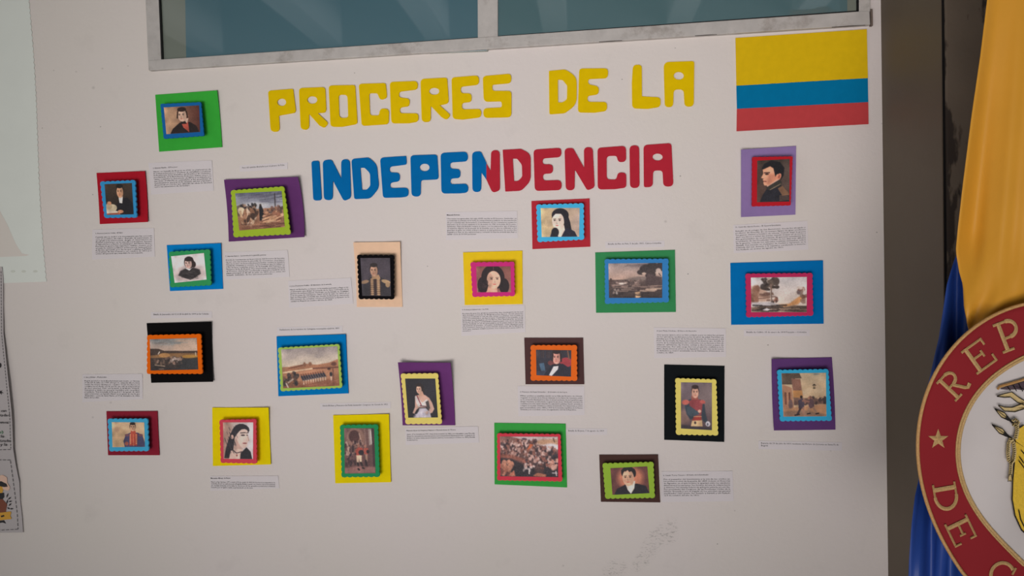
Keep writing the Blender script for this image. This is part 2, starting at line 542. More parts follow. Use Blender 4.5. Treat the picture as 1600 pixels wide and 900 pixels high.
A1, A2, A3, A4, A5 = (410, 110), (550, 100), (660, 95), (840, 90), (950, 85)
B1, B2, B3, C1, C2 = (475, 230), (585, 225), (680, 220), (780, 215), (910, 210)
hole = lambda o, cx, cy, rx, ry: ell(o[0] + cx / 9, o[1] + cy / 9, rx / 9, ry / 9)
LET = [
    (A1, YEL, 'yellow letter P, first letter of PROCERES', [(78, 285, 45), (430, 258, 20), (472, 592, 45), (230, 635, 20), (242, 862, 60), (115, 862, 60)], ('e', 270, 447, 63, 53)),
    (A1, YEL, 'yellow letter R between P and O of PROCERES', [(512, 248, 50), (882, 233, 50), (897, 592, 50), (776, 600, 4), (930, 742, 40), (868, 812, 45), (800, 775, 30), (655, 612, 6), (655, 832, 60), (538, 832, 60)], ('e', 700, 415, 70, 54)),
    (A1, YEL, 'yellow letter O of PROCERES with a tall narrow opening', [(930, 212, 50), (1302, 205, 30), (1336, 752, 45), (1120, 792, 80), (958, 792, 50)], ('r', [(1070, 340, 40), (1195, 340, 60), (1206, 668, 40), (1080, 668, 55)])),
    (A2, YEL, 'yellow letter C of PROCERES', [(93, 278, 50), (472, 268, 30), (492, 475, 45), (395, 508, 45), (355, 410, 40), (240, 408, 35), (252, 724, 45), (378, 722, 30), (395, 625, 60), (520, 628, 65), (515, 845, 55), (135, 870, 45)], None),
    (A2, YEL, 'yellow letter E after the C of PROCERES', [(530, 252, 50), (922, 238, 55), (924, 356, 60), (660, 388, 45), (660, 470, 45), (810, 486, 50), (808, 590, 50), (672, 612, 45), (672, 692, 45), (930, 694, 45), (935, 808, 55), (800, 832, 30), (553, 834, 50)], None),
    (A2, YEL, 'yellow second letter R of PROCERES, between two letters E', [(962, 210, 60), (1337, 190, 40), (1360, 552, 55), (1232, 580, 4), (1392, 722, 40), (1325, 785, 45), (1255, 745, 30), (1107, 590, 6), (1107, 815, 58), (980, 815, 58)], ('e', 1155, 383, 72, 50)),
    (A3, YEL, 'yellow letter E just before the S of PROCERES', [(408, 235, 50), (795, 203, 60), (795, 335, 60), (538, 362, 45), (538, 455, 45), (690, 458, 50), (690, 577, 50), (555, 590, 45), (555, 684, 45), (825, 676, 50), (828, 792, 60), (560, 826, 50), (425, 814, 50)], None),
    (A3, YEL, 'yellow letter S, last letter of PROCERES', [(848, 215, 55), (1247, 180, 50), (1250, 312, 60), (982, 335, 30), (982, 423, 40), (1252, 423, 50), (1250, 792, 60), (858, 802, 60), (856, 668, 55), (1117, 655, 30), (1114, 568, 35), (862, 576, 65)], None),
    (A4, YEL, 'yellow letter D of the word DE', [(158, 187, 10), (390, 165, 110), (550, 270, 170), (548, 660, 190), (380, 782, 110), (165, 797, 22)], ('r', [(285, 308, 8), (350, 312, 40), (416, 390, 70), (412, 590, 55), (345, 630, 40), (288, 630, 8)])),
    (A4, YEL, 'yellow letter E of the word DE', [(585, 153, 50), (992, 150, 55), (988, 288, 60), (710, 300, 40), (712, 375, 45), (862, 405, 65), (860, 517, 65), (702, 535, 45), (702, 622, 45), (975, 624, 50), (977, 748, 60), (800, 773, 30), (565, 770, 50)], None),
    (A5, YEL, 'yellow letter L of the word LA', [(352, 143, 62), (475, 148, 50), (478, 590, 8), (738, 604, 55), (740, 735, 60), (560, 765, 40), (340, 757, 62), (335, 400, 90)], None),
    (A5, YEL, 'yellow letter A, last letter of the yellow line', [(783, 108, 80), (1214, 94, 35), (1206, 732, 60), (1078, 732, 60), (1066, 490, 60), (924, 490, 60), (916, 738, 55), (800, 740, 55)], ('e', 996, 300, 72, 56)),
    (B1, BLU, 'blue letter I, first letter of INDEPENDENCIA', [(103, 195, 38), (212, 190, 32), (248, 746, 40), (130, 752, 45)], None),
    (B1, BLU, 'whole blue letter N beside the first blue I', [(262, 182, 62), (388, 174, 50), (523, 442, 4), (522, 170, 62), (642, 170, 62), (660, 710, 65), (560, 760, 45), (405, 466, 6), (402, 744, 60), (280, 744, 60)], None),
    (B1, BLU, 'blue letter D of INDEPENDENCIA', [(665, 165, 50), (905, 143, 65), (1022, 240, 160), (1055, 570, 170), (930, 722, 110), (705, 730, 32)], ('r', [(790, 288, 8), (850, 288, 45), (928, 365, 90), (932, 545, 70), (880, 600, 45), (816, 600, 8)])),
    (B2, BLU, 'blue letter E between D and P', [(78, 192, 55), (445, 168, 14), (454, 288, 35), (213, 318, 50), (213, 400, 48), (355, 403, 55), (357, 522, 55), (220, 545, 48), (222, 620, 48), (478, 613, 65), (478, 735, 65), (380, 751, 30), (120, 757, 45)], None),
    (B2, BLU, 'blue letter P of INDEPENDENCIA', [(505, 160, 50), (882, 147, 45), (902, 497, 45), (652, 508, 38), (650, 738, 62), (522, 738, 62)], ('e', 705, 330, 70, 54)),
    (B2, BLU, 'blue letter E just before the two-coloured N', [(930, 126, 60), (1310, 106, 65), (1314, 242, 60), (1063, 260, 50), (1066, 348, 48), (1207, 353, 55), (1207, 477, 55), (1068, 485, 42), (1068, 567, 48), (1315, 557, 65), (1320, 683, 65), (1200, 693, 30), (942, 697, 60)], None),
    (B3, None, 'letter N whose left half is blue and right half red', None, None),
    (B3, RED, 'red letter D of INDEPENDENCIA', [(948, 128, 4), (1205, 113, 70), (1342, 185, 140), (1342, 565, 180), (1210, 702, 120), (985, 713, 4)], ('r', [(1090, 250, 6), (1150, 250, 35), (1218, 335, 90), (1224, 505, 70), (1165, 567, 70), (1108, 567, 6)])),
    (C1, RED, 'red letter E of INDEPENDENCIA', [(482, 170, 55), (875, 142, 65), (873, 272, 65), (610, 292, 50), (610, 378, 48), (755, 373, 60), (757, 502, 60), (613, 510, 48), (616, 605, 50), (876, 596, 65), (878, 737, 65), (500, 750, 60)], None),
    (C1, RED, 'wholly red letter N left of the red C', [(918, 150, 62), (1038, 146, 50), (1195, 427, 4), (1190, 136, 62), (1315, 136, 62), (1342, 700, 55), (1240, 745, 45), (1063, 448, 6), (1060, 740, 62), (936, 740, 62)], None),
    (C2, RED, 'red letter C of INDEPENDENCIA', [(212, 190, 55), (612, 160, 60), (616, 382, 60), (505, 392, 60), (480, 300, 35), (340, 302, 55), (342, 634, 50), (475, 635, 45), (500, 535, 55), (617, 538, 55), (617, 748, 50), (450, 770, 40), (215, 774, 60)], None),
    (C2, RED, 'red letter I between C and A', [(662, 156, 65), (798, 153, 65), (804, 752, 65), (670, 754, 65)], None),
    (C2, RED, 'red letter A, last letter of INDEPENDENCIA', [(860, 150, 60), (1252, 122, 48), (1280, 732, 62), (1140, 732, 62), (1128, 505, 50), (995, 508, 50), (988, 738, 60), (865, 744, 32)], ('e', 1058, 318, 72, 50)),
]
for org, mat, label, pts, hl in LET:
    grp = 'yellow title letters' if mat is YEL else 'letters of the second title line'
    if pts is None:
        r_ = empty('cutout_letter', W(729, 268))
        tag(r_, label, 'letter', grp)
        shape('blue_half', [rnd(crop(*org, [(518, 155, 65), (642, 148, 50), (720, 312, 0), (720, 548, 0), (648, 443, 5), (645, 718, 62), (523, 720, 62)]))], 0.0022, 0.002, BLU, r_)
        shape('red_half', [rnd(crop(*org, [(720, 322, 0), (778, 421, 4), (786, 132, 62), (906, 132, 62), (910, 695, 55), (805, 735, 55), (720, 548, 0)]))], 0.0022, 0.002, RED, r_)
        continue
    lp = [rnd(crop(*org, pts))]
    if hl:
        lp.append(hole(org, *hl[1:]) if hl[0] == 'e' else rnd(crop(*org, hl[1])))
    c = np.mean(np.array(lp[0]), 0)
    o = shape('cutout_letter', lp, 0.0022, 0.002, mat)
    tag(o, label, 'letter', grp)

# ------------------------------------------------------------------ flag poster
fp = tag(empty('flag_poster', W(1253, 125)), 'paper flag of yellow, blue and red bands below the window corner', 'poster')
sheet('yellow_band', [(1149.3, 59.3), (1354.4, 45.6), (1356.2, 122), (1150.7, 134)], (0.001, 0.003, 0, 0), foam(190, 158, 15), fp)
sheet('blue_band', [(1150.7, 133.4), (1356, 121.2), (1356.8, 160), (1151.6, 170.5)], (0, 0, 0, 0), foam(0, 100, 142), fp)
sheet('red_band', [(1151.5, 170), (1356.7, 159.5), (1357.1, 193.8), (1151, 205)], (0, 0, 0.002, 0.001), foam(165, 58, 60), fp)


# ------------------------------------------------------------------ printed pictures: flat prints painted in code
class Print:
    def __init__(s, asp, base):
        s.w = 120 if asp >= 1 else int(120 * asp)
        s.h = int(120 / asp) if asp >= 1 else 120
        s.U, s.V = np.meshgrid(np.linspace(0, 1, s.w), np.linspace(0, 1, s.h))
        s.X, s.Y = s.U * s.w, s.V * s.h
        s.a = np.zeros((s.h, s.w, 3))
        s.a[:] = base

    def mix(s, m, c):
        m = m[..., None]
        s.a = s.a * (1 - m) + np.array(c, float) * m
        return s

    def grad(s, c0, c1, horiz=False, lo=0.0, hi=1.0):
        g = s.U if horiz else s.V
        t = np.clip((g - lo) / (hi - lo), 0, 1)[..., None]
        inside = ((g >= lo) & (g <= hi))[..., None] if (lo, hi) != (0.0, 1.0) else True
        s.a = np.where(inside, np.array(c0, float) * (1 - t) + np.array(c1, float) * t, s.a)
        return s

    def ell(s, cx, cy, rx, ry, c, rot=0, soft=1.2, k=1.0):
        dx, dy = (s.U - cx) * s.w, (s.V - cy) * s.h
        cr, sr = math.cos(math.radians(rot)), math.sin(math.radians(rot))
        x, y = dx * cr + dy * sr, -dx * sr + dy * cr
        R = (rx * s.w, ry * s.h)
        q = np.hypot(x / R[0], y / R[1])
        return s.mix(np.clip((1 - q) * min(R) / soft + 0.5, 0, 1) * k, c)

    def poly(s, pts, c, soft=1.2, k=1.0):
        P = [(x * s.w, y * s.h) for x, y in pts]
        d = np.full(s.X.shape, 1e9)
        ins = np.zeros(s.X.shape, bool)
        for (x0, y0), (x1, y1) in zip(P, P[1:] + P[:1]):
            ex, ey = x1 - x0, y1 - y0
            t = np.clip(((s.X - x0) * ex + (s.Y - y0) * ey) / (ex * ex + ey * ey + 1e-9), 0, 1)
            d = np.minimum(d, np.hypot(s.X - x0 - t * ex, s.Y - y0 - t * ey))
            if y0 != y1:
                cond = ((y0 > s.Y) != (y1 > s.Y)) & (s.X < (x1 - x0) * (s.Y - y0) / (y1 - y0) + x0)
                ins ^= cond
        sd = np.where(ins, d, -d)
        return s.mix(np.clip(sd / soft + 0.5, 0, 1) * k, c)

    def line(s, x0, y0, x1, y1, wd, c, k=1.0):
        ax, ay, bx, by = x0 * s.w, y0 * s.h, x1 * s.w, y1 * s.h
        ex, ey = bx - ax, by - ay
        t = np.clip(((s.X - ax) * ex + (s.Y - ay) * ey) / (ex * ex + ey * ey + 1e-9), 0, 1)
        d = np.hypot(s.X - ax - t * ex, s.Y - ay - t * ey)
        return s.mix(np.clip((wd * s.w / 2 - d) + 0.5, 0, 1) * k, c)

    def spots(s, n, bx, sz, cols, tall=1.0, seed=1, k=0.85):
        r = np.random.default_rng(seed)
        for _ in range(n):
            c = cols[r.integers(len(cols))]
            z = sz * r.uniform(0.5, 1.4)
            s.ell(r.uniform(bx[0], bx[2]), r.uniform(bx[1], bx[3]), z, z * tall * s.w / s.h, c, rot=r.uniform(-40, 40), k=k)
        return s

    def streak(s, n, bx, cols, seed=1, ln=0.1, k=0.5, slope=0.0):
        r = np.random.default_rng(seed)
        for _ in range(n):
            x, y, l = r.uniform(bx[0], bx[2]), r.uniform(bx[1], bx[3]), ln * r.uniform(.5, 1.5)
            s.line(x, y, x + l, y + slope * l + r.uniform(-.01, .01), r.uniform(.012, .03), cols[r.integers(len(cols))], k)
        return s

    def grain(s, amp, seed=3):
        r = np.random.default_rng(seed)
        b = np.pad(s.a, ((1, 1), (1, 1), (0, 0)), mode='edge')
        b = (b[:-2] + 6 * b[1:-1] + b[2:]) / 8
        s.a = (b[:, :-2] + 6 * b[:, 1:-1] + b[:, 2:]) / 8
        c = r.normal(0, 1, (9, 9))
        gi, gj = np.linspace(0, 8, s.h), np.linspace(0, 8, s.w)
        i0, j0 = np.minimum(gi.astype(int), 7), np.minimum(gj.astype(int), 7)
        fi_, fj_ = (gi - i0)[:, None], (gj - j0)[None, :]
        lf = c[i0][:, j0] * (1 - fi_) * (1 - fj_) + c[i0 + 1][:, j0] * fi_ * (1 - fj_) + c[i0][:, j0 + 1] * (1 - fi_) * fj_ + c[i0 + 1][:, j0 + 1] * fi_ * fj_
        s.a = s.a * (1 + 0.07 * lf)[..., None]
        g = r.normal(0, amp, s.a.shape[:2])
        g = (g + np.roll(g, 1, 0) + np.roll(g, 1, 1)) / 1.7
        s.a = np.clip(s.a + g[..., None], 3, 250)
        return s

    def face(s, cx, cy, rx, ry, skin, hair, turn=0.0, cap=True, shade=0.72, lips=None):
        sk = np.array(skin, float)
        dk = sk * shade
        if cap:
            s.ell(cx, cy - ry * 0.18, rx * 1.16, ry * 1.02, hair)
        s.ell(cx, cy + ry * .05, rx, ry, sk)
        s.ell(cx + (0.55 if turn <= 0 else -0.55) * rx, cy + .1 * ry, rx * .42, ry * .85, dk, k=.55, soft=3)
        if cap:
            s.ell(cx, cy - ry * 0.95, rx * 1.02, ry * .38, hair)
        ex = turn * rx * .4
        for e in (-1, 1):
            x = cx + ex + e * rx * .42
            s.ell(x, cy - ry * .05, rx * .17, ry * .075, sk * .22, k=.9)
            s.line(x - rx * .2, cy - ry * .2, x + rx * .2, cy - ry * .22, .018, sk * .32, .8)
        s.line(cx + ex * 1.2, cy - ry * .05, cx + ex * 1.5, cy + ry * .3, .015, dk, .8)
        s.line(cx + ex * 1.2 - rx * .12, cy + ry * .33, cx + ex * 1.2 + rx * .14, cy + ry * .33, .014, dk * .75, .8)
        lp = lips if lips is not None else (sk * np.array([.78, .5, .48]))
        s.ell(cx + ex * 1.1, cy + ry * .56, rx * .26, ry * .07, lp, k=.9)
        return s


PIC = {}


def picture(key, asp):
    return PIC[key](asp)


def p_man_tan(a):
    p = Print(a, (150, 112, 88)).grad((176, 138, 108), (78, 42, 36), True)
    p.ell(.12, .45, .3, .5, (182, 148, 118), k=.5, soft=12)
    p.poly([(.12, 1), (.2, .82), (.42, .6), (.72, .6), (.9, .76), (.98, 1)], (36, 26, 26))
    p.poly([(.46, .6), (.66, .58), (.68, .98), (.52, .8)], (168, 76, 62))
    p.poly([(.42, .5), (.68, .45), (.64, .62), (.48, .64)], (190, 160, 142))
    p.poly([(.44, .56), (.58, .55), (.62, .66), (.47, .66)], (34, 24, 24))
    p.face(.5, .33, .125, .23, (206, 168, 146), (46, 30, 26), -.4)
    p.line(.38, .22, .36, .42, .04, (46, 30, 26)).line(.63, .2, .65, .42, .04, (52, 34, 28))
    return p.grain(4)


def p_scholar(a):
    p = Print(a, (46, 36, 30)).grad((64, 50, 40), (30, 24, 22))
    p.poly([(.3, 1), (.44, .6), (.56, .46), (.8, .46), (.97, .62), (1, 1)], (22, 20, 26))
    p.poly([(.48, .44), (.64, .42), (.6, .64), (.5, .62)], (206, 198, 192))
    p.face(.54, .26, .12, .19, (204, 152, 118), (26, 22, 20), -.3)
    p.ell(.16, .8, .24, .14, (196, 180, 150), rot=-15).ell(.1, .72, .12, .1, (176, 156, 126))
    p.poly([(0, .86), (.4, .88), (.42, .94), (0, .97)], (214, 196, 176))
    p.poly([(0, .95), (.5, .93), (.5, 1), (0, 1)], (152, 84, 66))
    p.ell(.52, .9, .11, .055, (186, 130, 98)).ell(.12, .62, .08, .06, (178, 124, 92))
    return p.grain(4)


def p_field(a):
    p = Print(a, (150, 110, 80)).grad((92, 96, 112), (174, 172, 176), lo=0, hi=.52).grad((150, 112, 88), (128, 86, 66), lo=.45)
    p.streak(50, (0, .02, .95, .32), [(70, 72, 86), (128, 128, 140), (96, 92, 108)], 4, .25, .5, -.1)
    p.ell(.35, .36, .3, .09, (190, 188, 188), k=.7, soft=5)
    p.poly([(0, .34), (.12, .3), (.2, .36), (.42, .34), (.42, .6), (0, .62)], (90, 72, 62), k=.8)
    p.spots(26, (.08, .33, .42, .46), .022, [(40, 34, 32), (60, 44, 40), (150, 120, 100), (30, 30, 36)], 1.5, 2)
    p.ell(.09, .48, .075, .1, (206, 186, 156)).line(.07, .5, .1, .82, .05, (178, 146, 116)).line(.14, .55, .16, .86, .035, (92, 60, 46))
    p.spots(30, (.1, .48, .42, .85), .03, [(190, 156, 128), (58, 42, 36), (140, 100, 76), (206, 180, 156)], 2.4, 5)
    p.poly([(.47, .78), (.48, .42), (.5, .34), (.53, .34), (.57, .5), (.58, .76)], (26, 26, 32))
    p.ell(.515, .35, .022, .03, (60, 44, 40))
    p.line(.845, .06, .83, .5, .022, (52, 44, 46))
    p.spots(40, (.62, .42, .98, .6), .024, [(110, 76, 66), (70, 52, 46), (146, 104, 84), (90, 74, 70)], 1.4, 6)
    p.spots(46, (.56, .55, .98, .86), .035, [(186, 140, 108), (206, 164, 132), (118, 76, 58), (150, 100, 78)], .8, 7)
    p.streak(30, (.5, .66, .85, .86), [(212, 172, 136), (100, 64, 50), (190, 144, 110)], 8, .13, .8, -.35)
    p.streak(40, (0, .84, .95, .99), [(112, 72, 56), (160, 118, 92), (86, 54, 44)], 9, .16, .6)
    return p.grain(5)


def p_lady_grey(a):
    p = Print(a, (214, 206, 204))
    p.ell(.5, .72, .5, .3, (186, 166, 162), soft=12, k=.8)
    p.poly([(.14, .74), (.22, .58), (.4, .5), (.64, .5), (.82, .6), (.84, .76), (.66, .88), (.5, .95), (.34, .86)], (46, 42, 44), soft=4)
    p.poly([(.38, .5), (.62, .48), (.5, .6)], (226, 218, 216))
    p.ell(.52, .3, .155, .23, (44, 34, 34)).ell(.65, .38, .07, .12, (44, 34, 34))
    p.face(.49, .33, .105, .185, (206, 172, 162), (44, 34, 34), -.4, cap=False)
    p.ell(.52, .17, .13, .09, (44, 34, 34))
    p.streak(24, (.22, .6, .72, .9), [(70, 64, 64), (30, 28, 30)], 3, .08, .6, .4)
    return p.grain(4)


def p_battle_plain(a):
    p = Print(a, (150, 130, 118)).grad((120, 118, 116), (186, 158, 140), lo=0, hi=.42).grad((70, 54, 44), (46, 40, 40), lo=.4)
    p.poly([(.55, 0), (1, 0), (1, .38), (.5, .36)], (194, 164, 142), soft=10, k=.7)
    p.streak(18, (0, .04, .5, .2), [(104, 100, 98), (132, 140, 142)], 2, .25, .45)
    p.poly([(0, .3), (.18, .31), (.3, .38), (.75, .4), (1, .41), (1, .5), (0, .52)], (64, 50, 44))
    p.poly([(0, .52), (.2, .5), (.4, .46), (1, .48), (1, .62), (.5, .6), (0, .6)], (126, 92, 60))
    p.ell(.3, .52, .12, .07, (176, 128, 78)).ell(.84, .58, .18, .055, (168, 124, 58))
    p.line(.17, .48, .2, .41, .02, (200, 186, 172)).line(.96, .46, .96, .55, .016, (206, 190, 170))
    p.poly([(.62, .68), (1, .62), (1, 1), (.6, 1)], (48, 48, 50), soft=6)
    p.spots(60, (.08, .6, .68, .8), .02, [(58, 48, 44), (110, 88, 74), (40, 34, 34), (150, 120, 104), (86, 66, 58)], 1.6, 4)
    p.spots(8, (.44, .6, .62, .76), .022, [(188, 170, 160), (160, 140, 130)], 1.2, 5)
    p.line(.1, .83, .3, .87, .02, (160, 136, 116)).line(.18, .96, .28, .96, .014, (140, 116, 98))
    return p.grain(5)


def p_officer_dark(a):
    p = Print(a, (58, 52, 60))
    p.ell(.5, .4, .5, .5, (70, 62, 70), soft=20, k=.8)
    p.poly([(0, 1), (.06, .66), (.3, .52), (.66, .5), (.94, .6), (1, 1)], (46, 42, 48))
    p.poly([(.26, .98), (.3, .58), (.42, .5), (.62, .5), (.66, .6), (.66, 1)], (58, 44, 42))
    for i in range(9):
        y = .56 + i * .05
        p.ell(.36, y, .055, .022, (166, 132, 100)).ell(.58, y, .06, .022, (172, 138, 104))
    p.line(.47, .52, .47, 1, .05, (48, 34, 34))
    p.ell(.84, .62, .16, .05, (168, 138, 104), rot=14).ell(.9, .7, .08, .07, (150, 122, 92))
    p.ell(.12, .63, .14, .045, (130, 104, 82), rot=-14)
    p.poly([(.36, .46), (.6, .44), (.66, .54), (.36, .56)], (156, 122, 92))
    p.face(.44, .33, .125, .15, (182, 140, 116), (40, 32, 32), -.3)
    return p.grain(4)


def p_plaza(a):
    p = Print(a, (180, 150, 120)).grad((150, 138, 136), (204, 186, 164), lo=0, hi=.5).grad((168, 122, 92), (128, 78, 56), lo=.46)
    p.spots(14, (.05, .02, .95, .25), .08, [(142, 130, 130), (166, 152, 146)], .5, 3, .4)
    p.poly([(.02, .56), (.12, .46), (.42, .4), (.62, .44), (.84, .4), (1, .32), (1, .6), (0, .62)], (158, 108, 80))
    p.line(.12, .5, .42, .42, .02, (108, 66, 50)).ell(.4, .41, .022, .05, (128, 88, 66)).ell(.5, .41, .03, .05, (134, 92, 70)).ell(.92, .44, .05, .05, (96, 58, 48))
    p.line(.02, .6, .55, .53, .025, (206, 176, 144)).line(.55, .53, 1, .53, .022, (96, 56, 46))
    p.poly([(.3, .58), (.8, .55), (.9, .8), (.24, .84)], (176, 124, 94), soft=5)
    for i in range(10):
        x = .34 + i * .043
        p.line(x, .72 - .006 * i, x + .03, .82 - .008 * i, .035, (44, 46, 58)).ell(x - .01, .68 - .006 * i, .016, .025, (122, 74, 56)).line(x + .03, .83 - .008 * i, x + .03, .92 - .01 * i, .018, (206, 182, 160))
    p.spots(34, (.02, .62, .26, .95), .026, [(52, 44, 46), (34, 32, 36), (110, 78, 62), (78, 60, 54)], 1.4, 6)
    p.line(.1, .86, .18, .78, .03, (176, 150, 134)).line(.06, .88, .09, .98, .02, (200, 186, 176))
    p.ell(.86, .7, .024, .06, (34, 32, 40)).line(.86, .76, .86, .9, .02, (206, 186, 170)).ell(.83, .56, .03, .025, (60, 38, 36)).line(.9, .56, .9, .98, .02, (100, 62, 50))
    p.streak(24, (.24, .86, .95, .99), [(112, 64, 48), (150, 96, 72)], 9, .15, .5)
    return p.grain(5)


def p_lady_black(a):
    p = Print(a, (28, 26, 32))
    p.ell(.75, .25, .4, .3, (38, 38, 46), soft=14, k=.7)
    p.poly([(.2, 1), (.36, .84), (.4, .76), (.62, .76), (.74, .86), (.78, 1)], (182, 174, 184), soft=3)
    p.poly([(.28, .5), (.3, .44), (.44, .41), (.62, .42), (.76, .5), (.84, .62), (.9, .78), (.82, .88), (.6, .93), (.54, .86), (.72, .82), (.72, .64), (.62, .74), (.4, .74), (.3, .8), (.22, .9), (.16, .88), (.26, .72)], (196, 156, 140), soft=2)
    p.poly([(.28, .46), (.36, .44), (.5, .62), (.68, .52), (.7, .56), (.6, .72), (.36, .72), (.3, .6)], (206, 194, 190), soft=2)
    p.line(.35, .44, .47, .68, .03, (132, 40, 46)).line(.44, .7, .66, .72, .04, (96, 70, 74))
    p.poly([(.62, .6), (.72, .56), (.76, .76), (.68, .82)], (70, 62, 62))
    p.ell(.46, .23, .135, .12, (34, 26, 26)).ell(.55, .3, .06, .09, (34, 26, 26))
    p.poly([(.42, .34), (.54, .32), (.6, .45), (.42, .46)], (190, 146, 126))
    p.face(.43, .28, .085, .105, (208, 164, 142), (34, 26, 26), -.4, cap=False)
    p.ell(.44, .17, .1, .035, (34, 26, 26))
    p.spots(16, (.2, .84, .74, .98), .035, [(204, 196, 204), (150, 142, 154)], 1.6, 3, .5)
    return p.grain(3)


def p_officer_cream(a):
    p = Print(a, (196, 166, 132)).grad((206, 174, 140), (184, 152, 116))
    p.ell(.2, .5, .25, .3, (178, 146, 112), soft=10, k=.6).ell(.15, .3, .08, .1, (160, 120, 104), k=.4, soft=5)
    p.poly([(.34, .76), (.42, .5), (.56, .42), (.8, .42), (.94, .54), (1, .82), (1, 1), (.38, 1)], (66, 62, 92))
    p.poly([(.52, .94), (.54, .46), (.78, .46), (.76, .94)], (172, 66, 52))
    for i in range(7):
        p.ell(.56, .5 + i * .06, .022, .018, (204, 164, 120)).ell(.74, .5 + i * .06, .022, .018, (204, 164, 120))
    p.line(.65, .44, .65, .94, .03, (196, 110, 80))
    p.ell(.46, .52, .07, .05, (110, 72, 84)).ell(.88, .52, .07, .05, (110, 72, 84)).ell(.44, .86, .06, .08, (140, 76, 64))
    p.poly([(.58, .34), (.72, .34), (.74, .48), (.56, .48)], (168, 72, 56))
    p.face(.64, .2, .085, .155, (206, 160, 128), (40, 28, 26), -.2)
    return p.grain(4)


def p_young_profile(a):
    p = Print(a, (198, 182, 182)).grad((174, 146, 134), (212, 204, 206), True)
    p.ell(.1, .5, .25, .6, (150, 112, 96), soft=10, k=.6)
    p.poly([(.02, .98), (.08, .72), (.16, .5), (.24, .32), (.32, .18), (.42, .08), (.54, .04), (.66, .04), (.78, .08), (.86, .15), (.88, .22), (.84, .28), (.7, .24), (.56, .3), (.44, .44), (.38, .6), (.34, .76), (.32, .98)], (40, 36, 42), soft=2)
    p.poly([(.38, .42), (.46, .32), (.54, .24), (.62, .19), (.72, .18), (.8, .21), (.83, .27), (.82, .34), (.84, .4), (.88, .48), (.87, .51), (.82, .52), (.82, .56), (.8, .59), (.8, .63), (.75, .69), (.67, .71), (.58, .66), (.54, .76), (.32, .82), (.36, .6)], (216, 186, 174), soft=2)
    p.poly([(.42, .42), (.56, .64), (.66, .72), (.5, .8), (.34, .7)], (172, 134, 122), soft=5, k=.7)
    p.ell(.66, .35, .07, .02, (50, 40, 44)).line(.58, .29, .74, .28, .03, (56, 46, 48)).ell(.8, .35, .025, .016, (50, 40, 44)).line(.78, .29, .84, .28, .025, (60, 48, 50))
    p.line(.82, .36, .86, .5, .02, (170, 130, 120)).ell(.72, .57, .07, .02, (168, 100, 98)).line(.66, .57, .78, .565, .012, (110, 60, 62))
    p.poly([(.24, .78), (.5, .72), (.66, .74), (.62, 1), (.18, 1)], (206, 174, 160), soft=2)
    p.poly([(.58, .84), (.78, .68), (.92, .8), (.98, 1), (.56, 1)], (34, 32, 38), soft=2)
    p.line(.26, .72, .44, .84, .03, (66, 52, 56)).line(.44, .84, .62, .8, .03, (66, 52, 56)).ell(.45, .9, .03, .035, (140, 84, 76)).ell(.3, .4, .05, .06, (196, 158, 144))
    p.streak(26, (.05, .1, .4, .9), [(64, 58, 64), (26, 24, 30)], 5, .06, .5, 2.2)
    return p.grain(4)


def p_hall(a):
    p = Print(a, (86, 58, 58)).grad((110, 80, 76), (84, 56, 56))
    p.ell(.38, .22, .3, .22, (144, 108, 94), soft=5, k=.8).ell(.33, .18, .18, .14, (70, 42, 42), soft=3)
    p.poly([(.8, .02), (.92, .02), (.94, .36), (.82, .38)], (150, 132, 124)).line(.88, .06, .9, .34, .03, (196, 184, 176)).poly([(.9, 0), (1, 0), (1, 1), (.94, 1)], (60, 40, 44))
    p.line(.68, .02, .7, .36, .05, (128, 98, 90)).line(.5, .12, .58, .34, .04, (172, 140, 126))
    p.spots(70, (.02, .28, .6, .6), .035, [(66, 44, 46), (150, 118, 106), (48, 34, 38), (120, 86, 78), (178, 146, 132)], 1.8, 3)
    p.poly([(.36, .62), (.36, .48), (.46, .42), (.6, .44), (.62, .58), (.54, .62)], (160, 70, 58)).poly([(.62, .56), (.64, .44), (.78, .44), (.8, .54), (.74, .6)], (156, 74, 62))
    p.ell(.46, .39, .04, .035, (150, 100, 84)).ell(.69, .4, .04, .035, (150, 104, 88)).ell(.55, .54, .09, .06, (36, 28, 34)).ell(.77, .52, .05, .04, (40, 30, 34))
    p.poly([(.38, .6), (.56, .6), (.56, .76), (.5, .76), (.47, .66), (.46, .77), (.4, .77)], (208, 178, 150)).poly([(.68, .58), (.76, .58), (.75, .74), (.7, .74)], (160, 124, 106))
    p.line(.43, .77, .46, .91, .06, (34, 26, 30)).line(.53, .76, .6, .88, .06, (34, 26, 30)).line(.69, .72, .72, .87, .07, (44, 30, 36))
    p.spots(30, (.04, .56, .36, .82), .035, [(60, 40, 44), (104, 72, 70), (44, 32, 38)], 1.8, 4)
    p.poly([(0, .88), (.4, .84), (1, .86), (1, 1), (0, 1)], (138, 96, 90), soft=5)
    p.line(.44, .9, .47, .92, .06, (34, 26, 30)).line(.58, .88, .63, .89, .05, (34, 26, 30))
    return p.grain(5)


